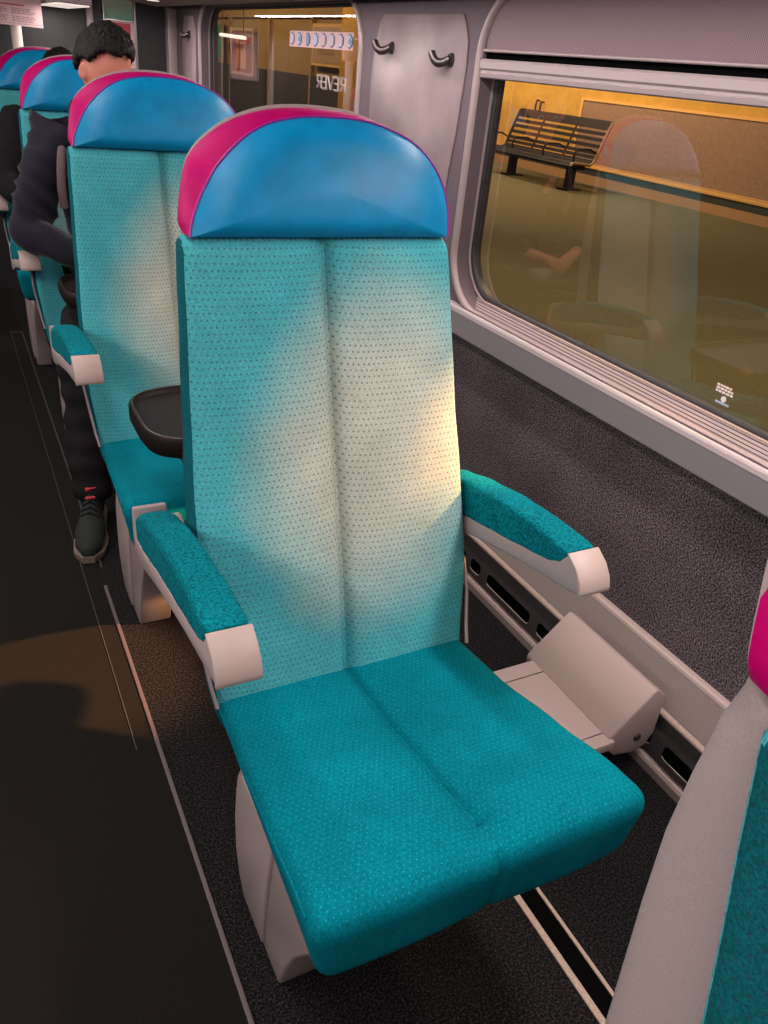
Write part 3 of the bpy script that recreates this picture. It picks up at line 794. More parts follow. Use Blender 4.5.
# end luminaire
t = thing('ceiling_light', 'pale ceiling light above the aisle near the end door', 'light', (0, 0, 0))
bm = nb(); box(bm, .59, .755, 4.6, 5.32, 1.526, 1.575, .01); obj('housing', bm, 'ceil', t)
bm = nb(); box(bm, .60, .745, 4.62, 5.30, 1.520, 1.527, .002); obj('diffuser', bm, 'lampface', t)

# ------------------------------------------------------------------ stickers on the glass
GX = WX + .0545
st = thing('window_sticker', 'pale strip sticker with a row of blue pictograms high on the far window', 'sticker', (0, 0, 0))
bm = nb(); box(bm, GX, GX + .0006, 3.015, 3.655, 1.442, 1.499); obj('strip', bm, 'paper', st, smooth=False)
for k in range(8):
    yc = 3.62 - k * .0815 - (.01 if k > 1 else 0); w = .030; z0, z1 = 1.446, 1.495
    shape = [(yc + w * .7, z0 + .004), (yc + w * .7, z1 - .004), (yc, z1), (yc - w * .8, z1 - .014), (yc - w * .8, z0 + .014), (yc, z0)]
    bm = nb(); prism(bm, shape, 'x', GX - .0010, GX - .0002); a = obj('pictogram', bm, 'navy', st, smooth=False)
    sh2 = [(yc + (y - yc) * .74 + .004, 1.4705 + (z - 1.4705) * .82) for y, z in shape]
    bm = nb(); prism(bm, sh2, 'x', GX - .0016, GX - .0010); obj('fill', bm, 'mblue' if k in (2,) else 'lblue', a, smooth=False)
    if k in (1, 7):
        bm = nb(); prism(bm, [(yc + .018, 1.468), (yc + .002, 1.485), (yc - .018, 1.470), (yc - .002, 1.458)], 'x', GX - .0022, GX - .0016); obj('blob', bm, 'mblue', a, smooth=False)
    elif k in (4, 5, 6):
        bm = nb(); prism(bm, [(yc + .014, 1.482), (yc - .012, 1.478), (yc - .014, 1.452), (yc - .004, 1.462), (yc + .006, 1.455)], 'x', GX - .0022, GX - .0016); obj('blob', bm, 'paper', a, smooth=False)
# outline letters seen from behind
tx = thing('lettering_sticker', 'white outlined letters low on the far window, read from behind', 'sticker', (0, 0, 0))
bm = nb(); zt0, zt1 = 1.308, 1.352
def stroke(pts, r=.0011): tube(bm, [(GX - .001, p[0], p[1]) for p in pts], r, 6)
y = 3.345
for ch in 'REVER':
    w = .050
    # read from behind: mirrored, so letters start on their right
    L = {'R': [[(0, 0), (0, 1), (.8, 1), (.8, .5), (0, .5)], [(.3, .5), (.85, 0)]], 'E': [[(1, 0), (.2, 0), (.2, 1), (1, 1)], [(.2, .5), (.85, .5)]], 'V': [[(0, 1), (.5, 0), (1, 1)]]}[ch]
    for s in L: stroke([(y - w * (1 - u), lerp(zt0, zt1, v)) for u, v in s])
    for s in L: stroke([(y - w * (1 - u) - .008, lerp(zt0, zt1, v) - .004) for u, v in s], .0008)
    y -= .058
obj('letters', bm, 'white', tx, smooth=False)
cs = thing('corner_sticker', 'tiny white and blue sticker at the lower corner of the nearer window', 'sticker', (0, 0, 0))
bm = nb()
for j in range(3):
    yy = 1.075
    while yy > 1.035:
        w = random.uniform(.004, .010); box(bm, GX, GX + .0005, yy - w, yy, .868 + j * .0065 - (1.075 - yy) * .0, .872 + j * .0065); yy -= w + .0022
obj('lettering', bm, 'white', cs, smooth=False)
bm = nb(); r = bmesh.ops.create_cone(bm, cap_ends=True, segments=20, radius1=.0065, radius2=.0065, depth=.0006)
for v in r['verts']: v.co = Vector((GX + v.co.z, 1.049 + v.co.x, .857 + v.co.y))
obj('disc', bm, 'white', cs, smooth=False)
bm = nb(); box(bm, GX, GX + .0006, 1.032, 1.068, .8455, .8495); obj('blue_bar', bm, 'lblue', cs, smooth=False)

# ------------------------------------------------------------------ station platform outside
PZ = -.10
bm = nb(); box(bm, 1.75, 12.0, -6, 42, PZ - .3, PZ); struct(obj('floor_platform', bm, 'platform', smooth=False), 'olive brown platform floor outside the window', 'platform')
WXs = 10.45
bm = nb(); box(bm, WXs, WXs + .3, -6, 42, PZ, 4.2); struct(obj('wall_station', bm, 'yellow', smooth=False), 'yellow station wall behind the bench', 'wall')
bm = nb(); box(bm, 1.75, 12, -6, 42, 4.2, 4.4); struct(obj('ceiling_station', bm, 'kiosk', smooth=False), 'canopy over the platform', 'ceiling')
bm = nb(); box(bm, WXs - .05, WXs - .001, -6, 42, .155, .225, .01); struct(obj('trim_10', bm, 'rail_y'), 'pale yellow rail along the foot of the station wall', 'rail')
bm = nb(); box(bm, WXs - .03, WXs - .001, -6, 42, .045, .154); struct(obj('trim_11', bm, 'band_d', smooth=False), 'dark band below the pale rail on the station wall', 'trim')
bm = nb(); box(bm, WXs - .04, WXs - .001, -6, 42, PZ, .044); struct(obj('trim_12', bm, 'band_l', smooth=False), 'tan plinth at the foot of the station wall', 'trim')
mb = thing('display_board', 'large brown board on the yellow station wall beyond the bench', 'board', (0, 0, 0))
bm = nb(); box(bm, WXs - .04, WXs - .001, -2, 12.55, .24, 1.22); obj('board', bm, 'mural', mb, smooth=False)
bm = nb()
for (a, b, c, e) in ((-2.06, 12.61, 1.22, 1.26), (-2.06, 12.61, .226, .24), (12.55, 12.61, .24, 1.22)): box(bm, WXs - .055, WXs - .001, a, b, c, e)
obj('board_frame', bm, 'rail_y', mb, smooth=False)
for j, (y, z) in enumerate(((13.75, 1.10), (13.9, 1.12), (15.2, 1.09))):
    bm = nb(); tube(bm, [(WXs - .002, y, z), (WXs - .07, y, z), (WXs - .09, y - .02, z - .05), (WXs - .08, y, z - .16), (WXs - .002, y + .02, z - .20)], .018, 8)
    tag(obj('wall_bracket', bm, 'bench'), 'small dark bracket on the yellow station wall above the bench', 'bracket', 'dark brackets on the station wall')
# bench
be = thing('platform_bench', 'dark slatted metal bench on the platform outside the nearer window', 'bench', (9.3, 12.15, PZ))
by0, by1 = -1.27, 1.27
def bprof(t):  # back and seat curve in x,z (local), t 0 seat front .. 1 top of the back
    T = [(-.30, .40), (-.26, .445), (-.05, .43), (.10, .42), (.16, .46), (.22, .60), (.29, .80), (.36, .98), (.40, 1.06)]
    s = t * (len(T) - 1); i = min(int(s), len(T) - 2); f = s - i
    return Vector((lerp(T[i][0], T[i + 1][0], f), lerp(T[i][1], T[i + 1][1], f)))
for k in range(17):
    t = .02 + k * .0605; p = bprof(t); q = bprof(min(1, t + .02)); d_ = (q - p).normalized(); nrm = Vector((-d_.y, d_.x))
    w = .030 if k < 8 else .027
    a = [p - d_ * w, p + d_ * w, p + d_ * w + nrm * .012, p - d_ * w + nrm * .012]
    bm = nb(); prism(bm, [(v.x, v.y) for v in a], 'y', by0, by1)
    obj('slat', bm, 'bench', be, smooth=False)
for y in (by0, -.45, .45, by1):
    bm = nb(); pts = [(lambda v: (v.x, y, v.y))(bprof(k / 24)) for k in range(25)]
    tube(bm, pts, .022 if abs(y) > 1 else .017, 8)
    obj('end_frame' if abs(y) > 1 else 'support_rib', bm, 'bench_edge' if y == by0 else 'bench', be)
    bm = nb(); tube(bm, [(-.25, y, .44), (-.27, y, .58), (-.20, y, .65), (.05, y, .65), (.18, y, .60)], .016, 8); obj('arm_bar', bm, 'bench', be)
for y in (-.95, .72):
    bm = nb(); box(bm, -.06, .06, y - .07, y + .07, 0, .40, .01); box(bm, -.17, .20, y - .10, y + .10, 0, .025, .005); obj('leg', bm, 'bench', be)
bm = nb(); box(bm, -.10, .10, by0 + .1, by1 - .1, .33, .40, .01); obj('cross_beam', bm, 'bench', be)
# things seen through the far window
pl = thing('platform_pillar', 'yellow painted pillar outside the far window', 'pillar', (0, 0, 0))
bm = nb(); box(bm, 4.0, 4.5, 8.15, 8.99, PZ, 4.2, .03); obj('shaft', bm, 'pillar_y', pl)
bm = nb(); box(bm, 3.95, 4.55, 8.10, 9.04, PZ, .25, .02); obj('plinth', bm, 'kiosk', pl)
kk = thing('platform_kiosk', 'brown kiosk wall with posters behind the far window', 'kiosk', (0, 0, 0))
bm = nb(); box(bm, 6.2, 7.6, 12.6, 26, PZ, 2.05); box(bm, 6.15, 7.65, 12.55, 26, 2.05, 2.2); obj('body', bm, 'kiosk', kk, smooth=False)
bm = nb(); box(bm, 6.14, 6.199, 12.6, 26, PZ, 1.15); obj('base_panel', bm, 'kiosk_low', kk, smooth=False)
for y in (13.4, 15.0, 17.2, 19.8, 22.2):
    bm = nb(); box(bm, 6.13, 6.199, y, y + .06, PZ, 2.05); obj('mullion', bm, 'band_l', kk, smooth=False)
def poster(x, y0, y1, z0, z1, fm, cm, label, extra=None):
    t = thing('platform_poster', label, 'poster', (0, 0, 0))
    bm = nb(); box(bm, x - .03, x, y0, y1, z0, z1); obj('frame', bm, fm, t, smooth=False)
    bm = nb(); box(bm, x - .038, x - .03, y0 + .06, y1 - .06, z0 + .05, z1 - .05); c = obj('print', bm, cm, t, smooth=False)
    if extra:
        for e in extra:
            bm = nb(); box(bm, x - .044, x - .0382, *e[:4]); obj('block', bm, e[4], c, smooth=False)
poster(6.129, 13.55, 14.9, 1.32, 1.95, 'rail_y', 'poster_p', 'pinkish poster outside the far window beside the yellow pillar', [(13.7, 14.7, 1.80, 1.84, 'kiosk'), (13.9, 14.6, 1.5, 1.72, 'band_l')])
poster(6.129, 18.1, 19.6, .98, 1.85, 'poster_p', 'darkred', 'dark red and beige poster outside the far window', [(18.5, 18.9, 1.1, 1.6, 'poster_p'), (19.0, 19.2, 1.1, 1.7, 'poster_p')])
poster(6.129, 20.2, 21.6, 1.2, 1.95, 'band_l', 'green', 'green poster outside the far window near its far edge')
lt = thing('platform_lamp', 'lit tube lamp reflected and seen beyond the far window', 'lamp', (0, 0, 0))
lt['label'] = 'bright tube lamp in front of the red poster outside the far window'
bm = nb(); tube(bm, [(5.9, 18.0, 1.66), (5.9, 19.7, 1.70)], .035, 10); obj('tube', bm, 'tube', lt)
for y, z in ((18.1, 1.66), (19.55, 1.70)):
    bm = nb(); tube(bm, [(5.9, y, z), (5.9, y, 4.2)], .012, 6); obj('hanger', bm, 'kiosk', lt)

# ------------------------------------------------------------------ people
def evaluated(o):
    dg = bpy.context.evaluated_depsgraph_get()
    return bpy.data.meshes.new_from_object(o.evaluated_get(dg))
def skin_mesh(nodes, edges, sub=2, root=0):
    me = bpy.data.meshes.new('tmp'); me.from_pydata([n[:3] for n in nodes], edges, [])
    o = bpy.data.objects.new('tmp', me); C.objects.link(o)
    md = o.modifiers.new('s', 'SKIN'); md.use_smooth_shade = True
    for i, v in enumerate(me.skin_vertices[0].data):
        r = nodes[i][3]; v.radius = (r, nodes[i][4] if len(nodes[i]) > 4 else r); v.use_root = (i == root)
    s = o.modifiers.new('u', 'SUBSURF'); s.levels = sub; s.render_levels = sub
    dg = bpy.context.evaluated_depsgraph_get(); dg.update()
    r = evaluated(o); bpy.data.objects.remove(o); return r
def chain_nodes(chains):
    """chains: lists of (name,(x,y,z),r) ; names repeated join up"""
    nodes = []; idx = {}; edges = []
    for ch in chains:
        prev = None
        for it in ch:
            nm = it[0]
            if nm not in idx:
                idx[nm] = len(nodes); nodes.append((*it[1], *(it[2:])))
            if prev is not None: edges.append((prev, idx[nm]))
            prev = idx[nm]
    return nodes, edges
def head_mesh(c, yaw, pitch, s=1.0):
    """skull, jaw, brow, nose, ears, neck stub; local +y is where the face looks before turning"""
    bm = nb()
    r = bmesh.ops.create_uvsphere(bm, u_segments=48, v_segments=32, radius=1)
    for v in r['verts']:
        x, y, z = v.co
        X, Y, Z = x * .076, y * .098, z * .118
        if z < 0:
            k = -z; X *= 1 - .30 * k ** 1.6; Y *= 1 - (.10 if y > 0 else .42) * k ** 1.5
        if y > 0:                                   # flatter face
            Y = Y * (.93 - .05 * (1 - abs(z)))
            Y += .010 * math.exp(-((x / .35) ** 2)) * math.exp(-(((z - .12) / .14) ** 2)) * .6      # brow
            for sx in (-1, 1): Y -= .013 * math.exp(-(((x - sx * .42) / .20) ** 2)) * math.exp(-(((z + .04) / .11) ** 2))
            Y += .024 * math.exp(-((x / .13) ** 2)) * math.exp(-(((z + .22) / .14) ** 2))            # nose tip
            Y += .012 * math.exp(-((x / .10) ** 2)) * math.exp(-(((z + .06) / .16) ** 2))            # bridge
            Y += .006 * math.exp(-((x / .26) ** 2)) * math.exp(-(((z + .48) / .05) ** 2))            # lips
            Y += .005 * math.exp(-((x / .26) ** 2)) * math.exp(-(((z + .60) / .05) ** 2))
            Y -= .006 * math.exp(-((x / .3) ** 2)) * math.exp(-(((z + .54) / .025) ** 2))
            Y += .010 * math.exp(-((x / .28) ** 2)) * math.exp(-(((z + .86) / .14) ** 2))            # chin
        v.co = Vector((X, Y, Z))
    for sx in (-1, 1):
        r = bmesh.ops.create_uvsphere(bm, u_segments=16, v_segments=12, radius=1)
        for v in r['verts']:
            x, y, z = v.co; dish = .006 * math.exp(-((y / .5) ** 2 + (z / .5) ** 2)) if x * sx > 0 else 0
            v.co = Vector((sx * .079 + x * .009 - sx * dish + sx * (-y) * .006, -.012 + y * .018 , -.012 + z * .031 * (1 - .15 * (z < 0))))
    M4 = Matrix.Translation(c) @ Matrix.Rotation(yaw, 4, 'Z') @ Matrix.Rotation(-pitch, 4, 'X') @ Matrix.Scale(s, 4)
    bm.transform(M4)
    return bm, M4
def person(label, off, spec):
    root = thing('person', label, 'person', (0, 0, 0))
    X = lambda *p: (p[0], p[1] + off, p[2])
    S = spec
    def hand(side, wr, dr, nrm, ax):
        """palm and fingers from the wrist: dr forward, nrm palm normal, ax towards the thumb"""
        wr, dr, nrm, ax = Vector(wr), Vector(dr).normalized(), Vector(nrm).normalized(), Vector(ax).normalized()
        chs = []; pc = wr + dr * .045
        chs.append([(side + 'wr', tuple(wr), .026), (side + 'pm', tuple(pc), .030, .016)])
        for i, (o_, L) in enumerate(((.028, .070), (.010, .080), (-.010, .074), (-.028, .058))):
            kn = pc + dr * .042 + ax * o_; a1 = kn + (dr * .85 + nrm * .45) * L * .45; a2 = a1 + (dr * .45 + nrm * .85) * L * .33; a3 = a2 + (dr * .0 + nrm * 1) * L * .24
            chs.append([(side + 'pm', tuple(pc), .030, .016), (side + 'k%d' % i, tuple(kn), .0105), (side + 'a%d' % i, tuple(a1), .0095), (side + 'b%d' % i, tuple(a2), .0085), (side + 'c%d' % i, tuple(a3), .007)])
        t1 = pc + ax * .036 - dr * .012; t2 = t1 + (ax * .5 + dr * .7 + nrm * .4) * .034; t3 = t2 + (ax * .1 + dr * .8 + nrm * .5) * .026
        chs.append([(side + 'pm', tuple(pc), .030, .016), (side + 't1', tuple(t1), .013), (side + 't2', tuple(t2), .011), (side + 't3', tuple(t3), .009)])
        return chs
    J = {k: X(*v) for k, v in S['j'].items()}
    core = [[('pel', J['pel'], .13, .11), ('ab', J['ab'], .125, .10), ('ch', J['ch'], .145, .11), ('nb', J['nb'], .065, .06), ('nk', J['nk'], .055, .058), ('hd', J['hd'], .06, .07)]]
    for s in 'RL':
        core += [[('ch', J['ch'], .145), ('sh' + s, J['sh' + s], .062), ('el' + s, J['el' + s], .043), (s + 'wr', J['wr' + s], .026)]]
        core += [[('pel', J['pel'], .13), ('hip' + s, J['hip' + s], .085), ('kn' + s, J['kn' + s], .058), ('an' + s, J['an' + s], .030), ('to' + s, J['to' + s], .014)]]
        core += hand(s, J['wr' + s], Vector(J['hd' + s]) - Vector(J['wr' + s]), (0, 0, -1), (1, 0, 0) if s == 'R' else (-1, 0, 0))
    nodes, edges = chain_nodes(core)
    me = skin_mesh(nodes, edges, 2)
    hb, M4 = head_mesh(Vector(J['hd']), S['yaw'], S['pitch'], S.get('hs', 1))
    hb.from_mesh(me)
    tmp_me = bpy.data.meshes.new('t'); hb.to_mesh(tmp_me); hb.free()
    tmp = bpy.data.objects.new('t', tmp_me); C.objects.link(tmp)
    rm = tmp.modifiers.new('r', 'REMESH'); rm.mode = 'VOXEL'; rm.voxel_size = .0048; rm.use_smooth_shade = True
    sm = tmp.modifiers.new('s', 'SMOOTH'); sm.iterations = 2; sm.factor = .5
    bpy.context.evaluated_depsgraph_get().update()
    bme = evaluated(tmp); bpy.data.objects.remove(tmp)
    bme.materials.clear()
    body = link('body', bme, 'skin', root)
    # eyes
    for sx in (-1, 1):
        b = nb(); bmesh.ops.create_uvsphere(b, u_segments=14, v_segments=10, radius=.0115); b.transform(M4 @ Matrix.Translation((sx * .031, .074, -.006)))
        e = obj('eye', b, 'eye', root)
        b = nb(); bmesh.ops.create_uvsphere(b, u_segments=12, v_segments=8, radius=.0055); b.transform(M4 @ Matrix.Translation((sx * .031, .0815, -.006))); obj('iris', b, 'iris', e)
    # hair cap
    b = nb(); r = bmesh.ops.create_uvsphere(b, u_segments=90, v_segments=60, radius=1)
    kill = []
    for v in r['verts']:
        x, y, z = v.co
        line = S['hairline'](x, y)
        if z < line: kill.append(v); continue
        k = min(1, (z - line) / .25)
        t = 1.005 + (.075 + .03 * noise.noise(v.co * 8) + .06 * abs(noise.noise(v.co * 19)) + .03 * noise.noise(v.co * 45)) * k ** .5 * (1 + S.get('top', .3) * max(0, z) + S.get('quiff', .25) * max(0, y) * max(0, z))
        X_, Y_, Z_ = x * .076 * t, y * .098 * t, z * .118 * t
        if z < 0: Y_ *= 1 - .28 * (-z) ** 1.5 if y < 0 else 1
        v.co = Vector((X_, Y_, Z_))
    bmesh.ops.delete(b, geom=kill, context='VERTS')
    b.transform(M4)
    hr = obj('hair', b, 'hair', root)
    so = hr.modifiers.new('s', 'SOLIDIFY'); so.thickness = .012; so.offset = -1
    # jacket
    jk = [[('pel', Vector(J['pel']) + Vector((0, 0, .03)), .165, .14), ('ab', J['ab'], .168, .135), ('ch', J['ch'], .190, .14), ('nb', Vector(J['nb']) + Vector((0, 0, -.01)), .108, .095)]]
    for s in 'RL':
        sh, el, wr = Vector(J['sh' + s]), Vector(J['el' + s]), Vector(J['wr' + s])
        jk += [[('ch', J['ch'], .190), ('s' + s, sh, .090), ('m1' + s, sh.lerp(el, .35), .082), ('m2' + s, sh.lerp(el, .7) , .075), ('e' + s, el, .070), ('m3' + s, el.lerp(wr, .35), .066), ('m4' + s, el.lerp(wr, .7), .052), ('w' + s, wr.lerp(el, .06), .041)]]
    nodes, edges = chain_nodes([[(a[0], tuple(a[1]), *a[2:]) for a in ch] for ch in jk])
    jm = skin_mesh(nodes, edges, 3)
    for v in jm.vertices:      # folds
        p = v.co
        f = noise.noise(Vector((p.x * 9, p.y * 9, p.z * 17 + p.x * 12))) * .012 + (1 - abs(math.sin(p.z * 36 + p.x * 26 + p.y * 15 + 4 * noise.noise(p * 5)))) ** 2 * .012 - .003
        v.co = p + v.normal * f
    link('jacket', jm, S['jm'], root)
    b = nb(); nbk = Vector(J['nb']); nk = Vector(J['nk'])     # collar or hood
    ring = []
    for k in range(24):
        a = 2 * PI * k / 24; ring.append(nbk.lerp(nk, .55) + Vector((math.cos(a) * .088, math.sin(a) * .090 + .016, .012 * math.sin(a))))
    tube(b, ring, [.028 + .020 * max(0, math.sin(2 * PI * k / 24)) for k in range(24)], 10, closed=True); obj('collar', b, S['jm'], root)
    if S.get('strap'):
        b = nb(); tube(b, [X(.372, .83, 1.10), X(.358, .795, 1.06), X(.350, .782, 1.01), X(.346, .775, .96), X(.350, .79, .90)], .014, 10); o = obj('bag_strap', b, 'shirt', root); o['label'] = 'pinkish grey strap over the shoulder'
    # trousers
    tr_ = [[('pel', J['pel'], .15, .125)]]
    for s in 'RL':
        hp, kn, an = Vector(J['hip' + s]), Vector(J['kn' + s]), Vector(J['an' + s])
        tr_ += [[('pel', J['pel'], .15), ('h' + s, hp, .098), ('t' + s, hp.lerp(kn, .5), .090), ('k' + s, kn, .078), ('c' + s, kn.lerp(an, .4), .074), ('a' + s, an, .066), ('b' + s, an + Vector((0, 0, -.035)), .062)]]
    nodes, edges = chain_nodes([[(a[0], tuple(a[1]), *a[2:]) for a in ch] for ch in tr_])
    tm = skin_mesh(nodes, edges, 3)
    for v in tm.vertices:
        p = v.co; v.co = p + v.normal * (noise.noise(Vector((p.x * 10, p.y * 10, p.z * 16))) * .012 + .003 * math.sin(p.z * 80 + p.y * 20))
    link('trousers', tm, 'trousers', root)
    for s in 'RL':
        an, to = Vector(J['an' + s]), Vector(J['to' + s])
        dr = Vector((to.x - an.x, to.y - an.y, 0)).normalized(); sd = Vector((-dr.y, dr.x, 0))
        base = Vector((an.x, an.y, 0)) - dr * .07
        def foot(t, u, v):   # t 0 heel..1 toe, u -1..1, v 0..1 height
            w = interp([(0, .030), (.1, .036), (.35, .034), (.68, .050), (.88, .044), (1, .020)], t)
            h = interp([(0, .085), (.12, .112), (.38, .108), (.6, .072), (.85, .052), (1, .030)], t)
            return base + dr * (t * .325) + sd * (u * w) + Vector((0, 0, .022 + v * h))
        b = nb(); rings = []
        for i in range(29):
            t = i / 28; ring = []
            for k in range(20):
                a = 2 * PI * k / 20; u = math.copysign(abs(math.cos(a)) ** .8, math.cos(a)); vv = (math.sin(a) + 1) / 2
                ring.append(b.verts.new(foot(t, u * (1 - .35 * vv ** 2), vv)))
            rings.append(ring)
        for a, c in zip(rings, rings[1:]):
            for k in range(20): b.faces.new([a[k], a[(k + 1) % 20], c[(k + 1) % 20], c[k]])
        b.faces.new(rings[0][::-1]); b.faces.new(rings[-1])
        sh = obj('shoe', b, 'shoe', root, sharp=70)
        b = nb(); top, bot = [], []
        outl = []
        for i in range(25): outl.append((i / 24, 1))
        for i in range(24, -1, -1): outl.append((i / 24, -1))
        for z, kx in ((0.001, .96), (.012, 1.03), (.022, 1.01)):
            L = []
            for t, u in outl:
                w = interp([(0, .028), (.1, .037), (.35, .036), (.68, .051), (.88, .045), (1, .018)], t)
                L.append(b.verts.new(base + dr * (t * .335 - .005) + sd * (u * w * kx) + Vector((0, 0, z + .012 * max(0, t - .8)))))
            top.append(L)
        for a, c in zip(top, top[1:]):
            for k in range(len(a)): b.faces.new([a[k], a[(k + 1) % len(a)], c[(k + 1) % len(a)], c[k]])
        b.faces.new(top[0][::-1]); b.faces.new(top[-1])
        obj('sole', b, S.get('sole', 'sole'), sh, sharp=50)
        for j in range(5):
            t = .36 + j * .055; b = nb()
            tube(b, [foot(t - .01, -.62, .82) + Vector((0, 0, .004)), foot(t, 0, 1.0) + Vector((0, 0, .006)), foot(t + .01, .62, .82) + Vector((0, 0, .004))], .0035, 6)
            obj('lace', b, 'trousers', sh)
        if S.get('tab'):
            b = nb(); p = foot(.30, 0, 1.0); box(b, -.017, .017, -.004, .004, -.006, .012, .002, M4=Matrix.Translation(p + dr * .012 + Vector((0, 0, .006))))
            o = obj('tongue_tab', b, 'redtab', sh); o['label'] = 'small red tab'; b = nb()
            box(b, -.015, .015, -.004, .004, -.004, .004, .002, M4=Matrix.Translation(p + dr * .045 + Vector((0, 0, -.002))))
            o = obj('tongue_tab', b, 'redtab', sh); o['label'] = 'small red tab'
    if S.get('bud'):
        b = nb(); bmesh.ops.create_uvsphere(b, u_segments=12, v_segments=8, radius=.0075); b.transform(M4 @ Matrix.Translation((S['bud'] * .088, -.002, -.018)))
        tube(b, [tuple(M4 @ Vector((S['bud'] * .090, .004, -.020))), tuple(M4 @ Vector((S['bud'] * .090, .010, -.052)))], .0034, 8)
        o = obj('earbud', b, 'white', root); o['label'] = 'white wireless earbud'
    return root
OFF = PITCH * 2
# a passenger faces -y; his right side is towards -x
man = dict(yaw=PI + .50, pitch=.34, hs=.95, jm='jacket', strap=True, tab=True, bud=-1, top=.35, quiff=.5, hairline=lambda x, y: interp([(-1, -.30), (-.5, -.18), (-.32, .16), (-.05, .22), (.14, .22), (.24, .34), (.36, .52), (.55, .62), (1, .64)], y), sole='sole',
    j=dict(pel=(.53, .895, .565), ab=(.53, .95, .76), ch=(.525, .92, .965), nb=(.522, .870, 1.150), nk=(.521, .840, 1.205), hd=(.520, .815, 1.310),
           shR=(.345, .90, 1.085), elR=(.228, .79, .812), wrR=(.40, .60, .770), hdR=(.47, .56, .760),
           shL=(.71, .90, 1.075), elL=(.785, .79, .84), wrL=(.64, .60, .770), hdL=(.57, .56, .760),
           hipR=(.44, .88, .545), knR=(.315, .46, .545), anR=(.285, .250, .115), toR=(.238, .055, .028),
           hipL=(.62, .88, .545), knL=(.70, .44, .545), anL=(.70, .36, .115), toL=(.70, .20, .035)))
person('man in a dark navy jacket, short black hair, head bowed, seated behind the second seat', OFF, man).location.x = -.006
p2 = dict(yaw=PI + .1, pitch=.3, hs=1.0, jm='coat', top=.4, quiff=.1, hairline=lambda x, y: (.45 if y > .4 else (-.5 if y < .1 else 0.0)), sole='sole_dark',
    j=dict(pel=(.53, .895, .565), ab=(.53, .95, .76), ch=(.525, .92, .95), nb=(.53, .865, 1.10), nk=(.545, .85, 1.12), hd=(.555, .83, 1.205),
           shR=(.345, .90, 1.04), elR=(.285, .79, .81), wrR=(.40, .60, .77), hdR=(.47, .56, .77),
           shL=(.71, .90, 1.04), elL=(.785, .79, .82), wrL=(.64, .60, .77), hdL=(.57, .56, .77),
           hipR=(.44, .88, .545), knR=(.40, .46, .545), anR=(.40, .36, .115), toR=(.40, .20, .035),
           hipL=(.62, .88, .545), knL=(.66, .44, .545), anL=(.66, .36, .115), toL=(.66, .20, .035)))
person('dark haired passenger in a black coat, mostly hidden behind the man', PITCH * 3, p2).location.x = -.036

# ------------------------------------------------------------------ light
def area(name, loc, rot, size, power, col, sy=None, spread=None):
    l = bpy.data.lights.new(name, 'AREA'); l.energy = power; l.color = col; l.size = size
    if sy: l.shape = 'RECTANGLE'; l.size_y = sy
    if spread: l.spread = spread
    o = bpy.data.objects.new(name, l); C.objects.link(o); o.location = loc; o.rotation_euler = rot; return o
def spot(name, loc, target, power, col, angle=100, blend=.6, rad=.03):
    l = bpy.data.lights.new(name, 'SPOT'); l.energy = power; l.color = col; l.spot_size = math.radians(angle); l.spot_blend = blend; l.shadow_soft_size = rad
    o = bpy.data.objects.new(name, l); C.objects.link(o); o.location = loc
    o.rotation_euler = (Vector(target) - Vector(loc)).to_track_quat('-Z', 'Y').to_euler(); return o
WARM = (1, .78, .66); NEUT = (1, .88, .86)
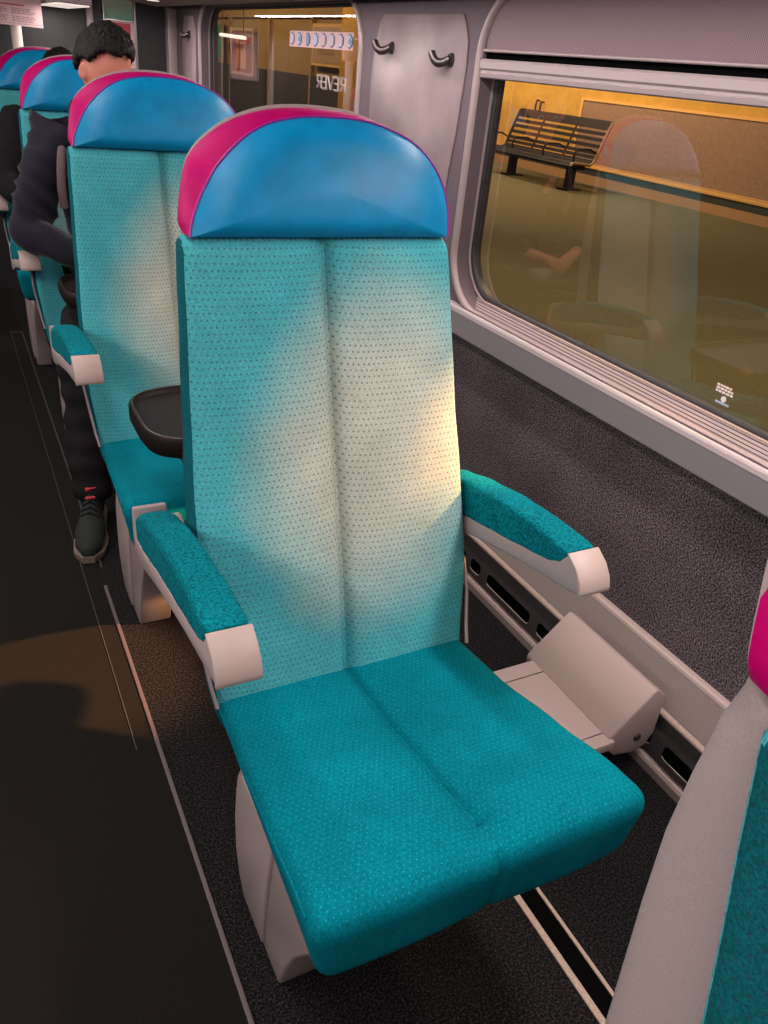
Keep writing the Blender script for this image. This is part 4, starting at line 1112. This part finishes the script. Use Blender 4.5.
# strip lamp under the window-side rack
area('side_strip_light', (1.08, 1.3, 1.584), (0, 0, 0), .05, 38, NEUT, 7.4)
area('side_strip_light', (-1.02, 1.3, 1.575), (0, math.radians(-35), 0), .07, 52, NEUT, 7.4)  # added fill strip across the aisle, no rack there
area('ceiling_line', (-.15, 1.2, ZC - .03), (0, 0, 0), .20, 30, NEUT, 5.0)
spot('reading_lamp_light', (1.02, .50, 1.58), (.66, .75, .4), 22, NEUT, 120, .9, .05)
area('end_light', (.67, 4.95, 1.515), (0, 0, 0), .12, 5, NEUT, .5)
# sodium lamps on the platform shining in
spot('platform_lamp_light', (4.1, -1.35, 3.0), (.55, 1.12, .70), 150, (1, .62, .34), 50, .5, .7)
spot('platform_lamp_light', (4.1, -.37, 3.3), (-.06, 1.74, .0), 6500, (1, .50, .20), 7.0, .4, .06)
for y in (3, 10, 17, 24):
    area('platform_tube_light', (3.2, y, 4.1), (0, math.radians(-25), 0), .4, 240, (1, .74, .46), 2.5)
area('platform_wall_wash', (8.2, 13, 4.0), (0, math.radians(-30), 0), .4, 520, (1, .76, .50), 8)

w = bpy.data.worlds.new('world'); sc.world = w; w.use_nodes = True
w.node_tree.nodes['Background'].inputs[0].default_value = (.55, .50, .55, 1); w.node_tree.nodes['Background'].inputs[1].default_value = .02

# ------------------------------------------------------------------ camera
F = 787.28
cam = bpy.data.cameras.new('camera'); co = bpy.data.objects.new('camera', cam); C.objects.link(co)
cam.sensor_fit = 'VERTICAL'; cam.sensor_height = 24; cam.lens = 24 * F / 1024; cam.clip_start = .01
yaw, pit, rol = .5203, .5117, .1049
fwd = Vector((math.sin(yaw) * math.cos(pit), math.cos(yaw) * math.cos(pit), -math.sin(pit)))
right = Vector((math.cos(yaw), -math.sin(yaw), 0)); up = right.cross(fwd)
r2 = right * math.cos(rol) + up * math.sin(rol); u2 = -right * math.sin(rol) + up * math.cos(rol)
R3 = Matrix((r2, u2, -fwd)).transposed()
co.matrix_world = Matrix.Translation((0, 0, 1.4)) @ R3.to_4x4()
sc.camera = co
sc.view_settings.view_transform = 'Standard'; sc.view_settings.look = 'None'; sc.view_settings.gamma = 1
sc.view_settings.use_curve_mapping = False; sc.view_settings.exposure = 0.0
try:
    sc.cycles.use_denoising = True; sc.cycles.max_bounces = 8; sc.cycles.sample_clamp_indirect = 4; sc.cycles.caustics_reflective = False; sc.cycles.caustics_refractive = False
except Exception: pass
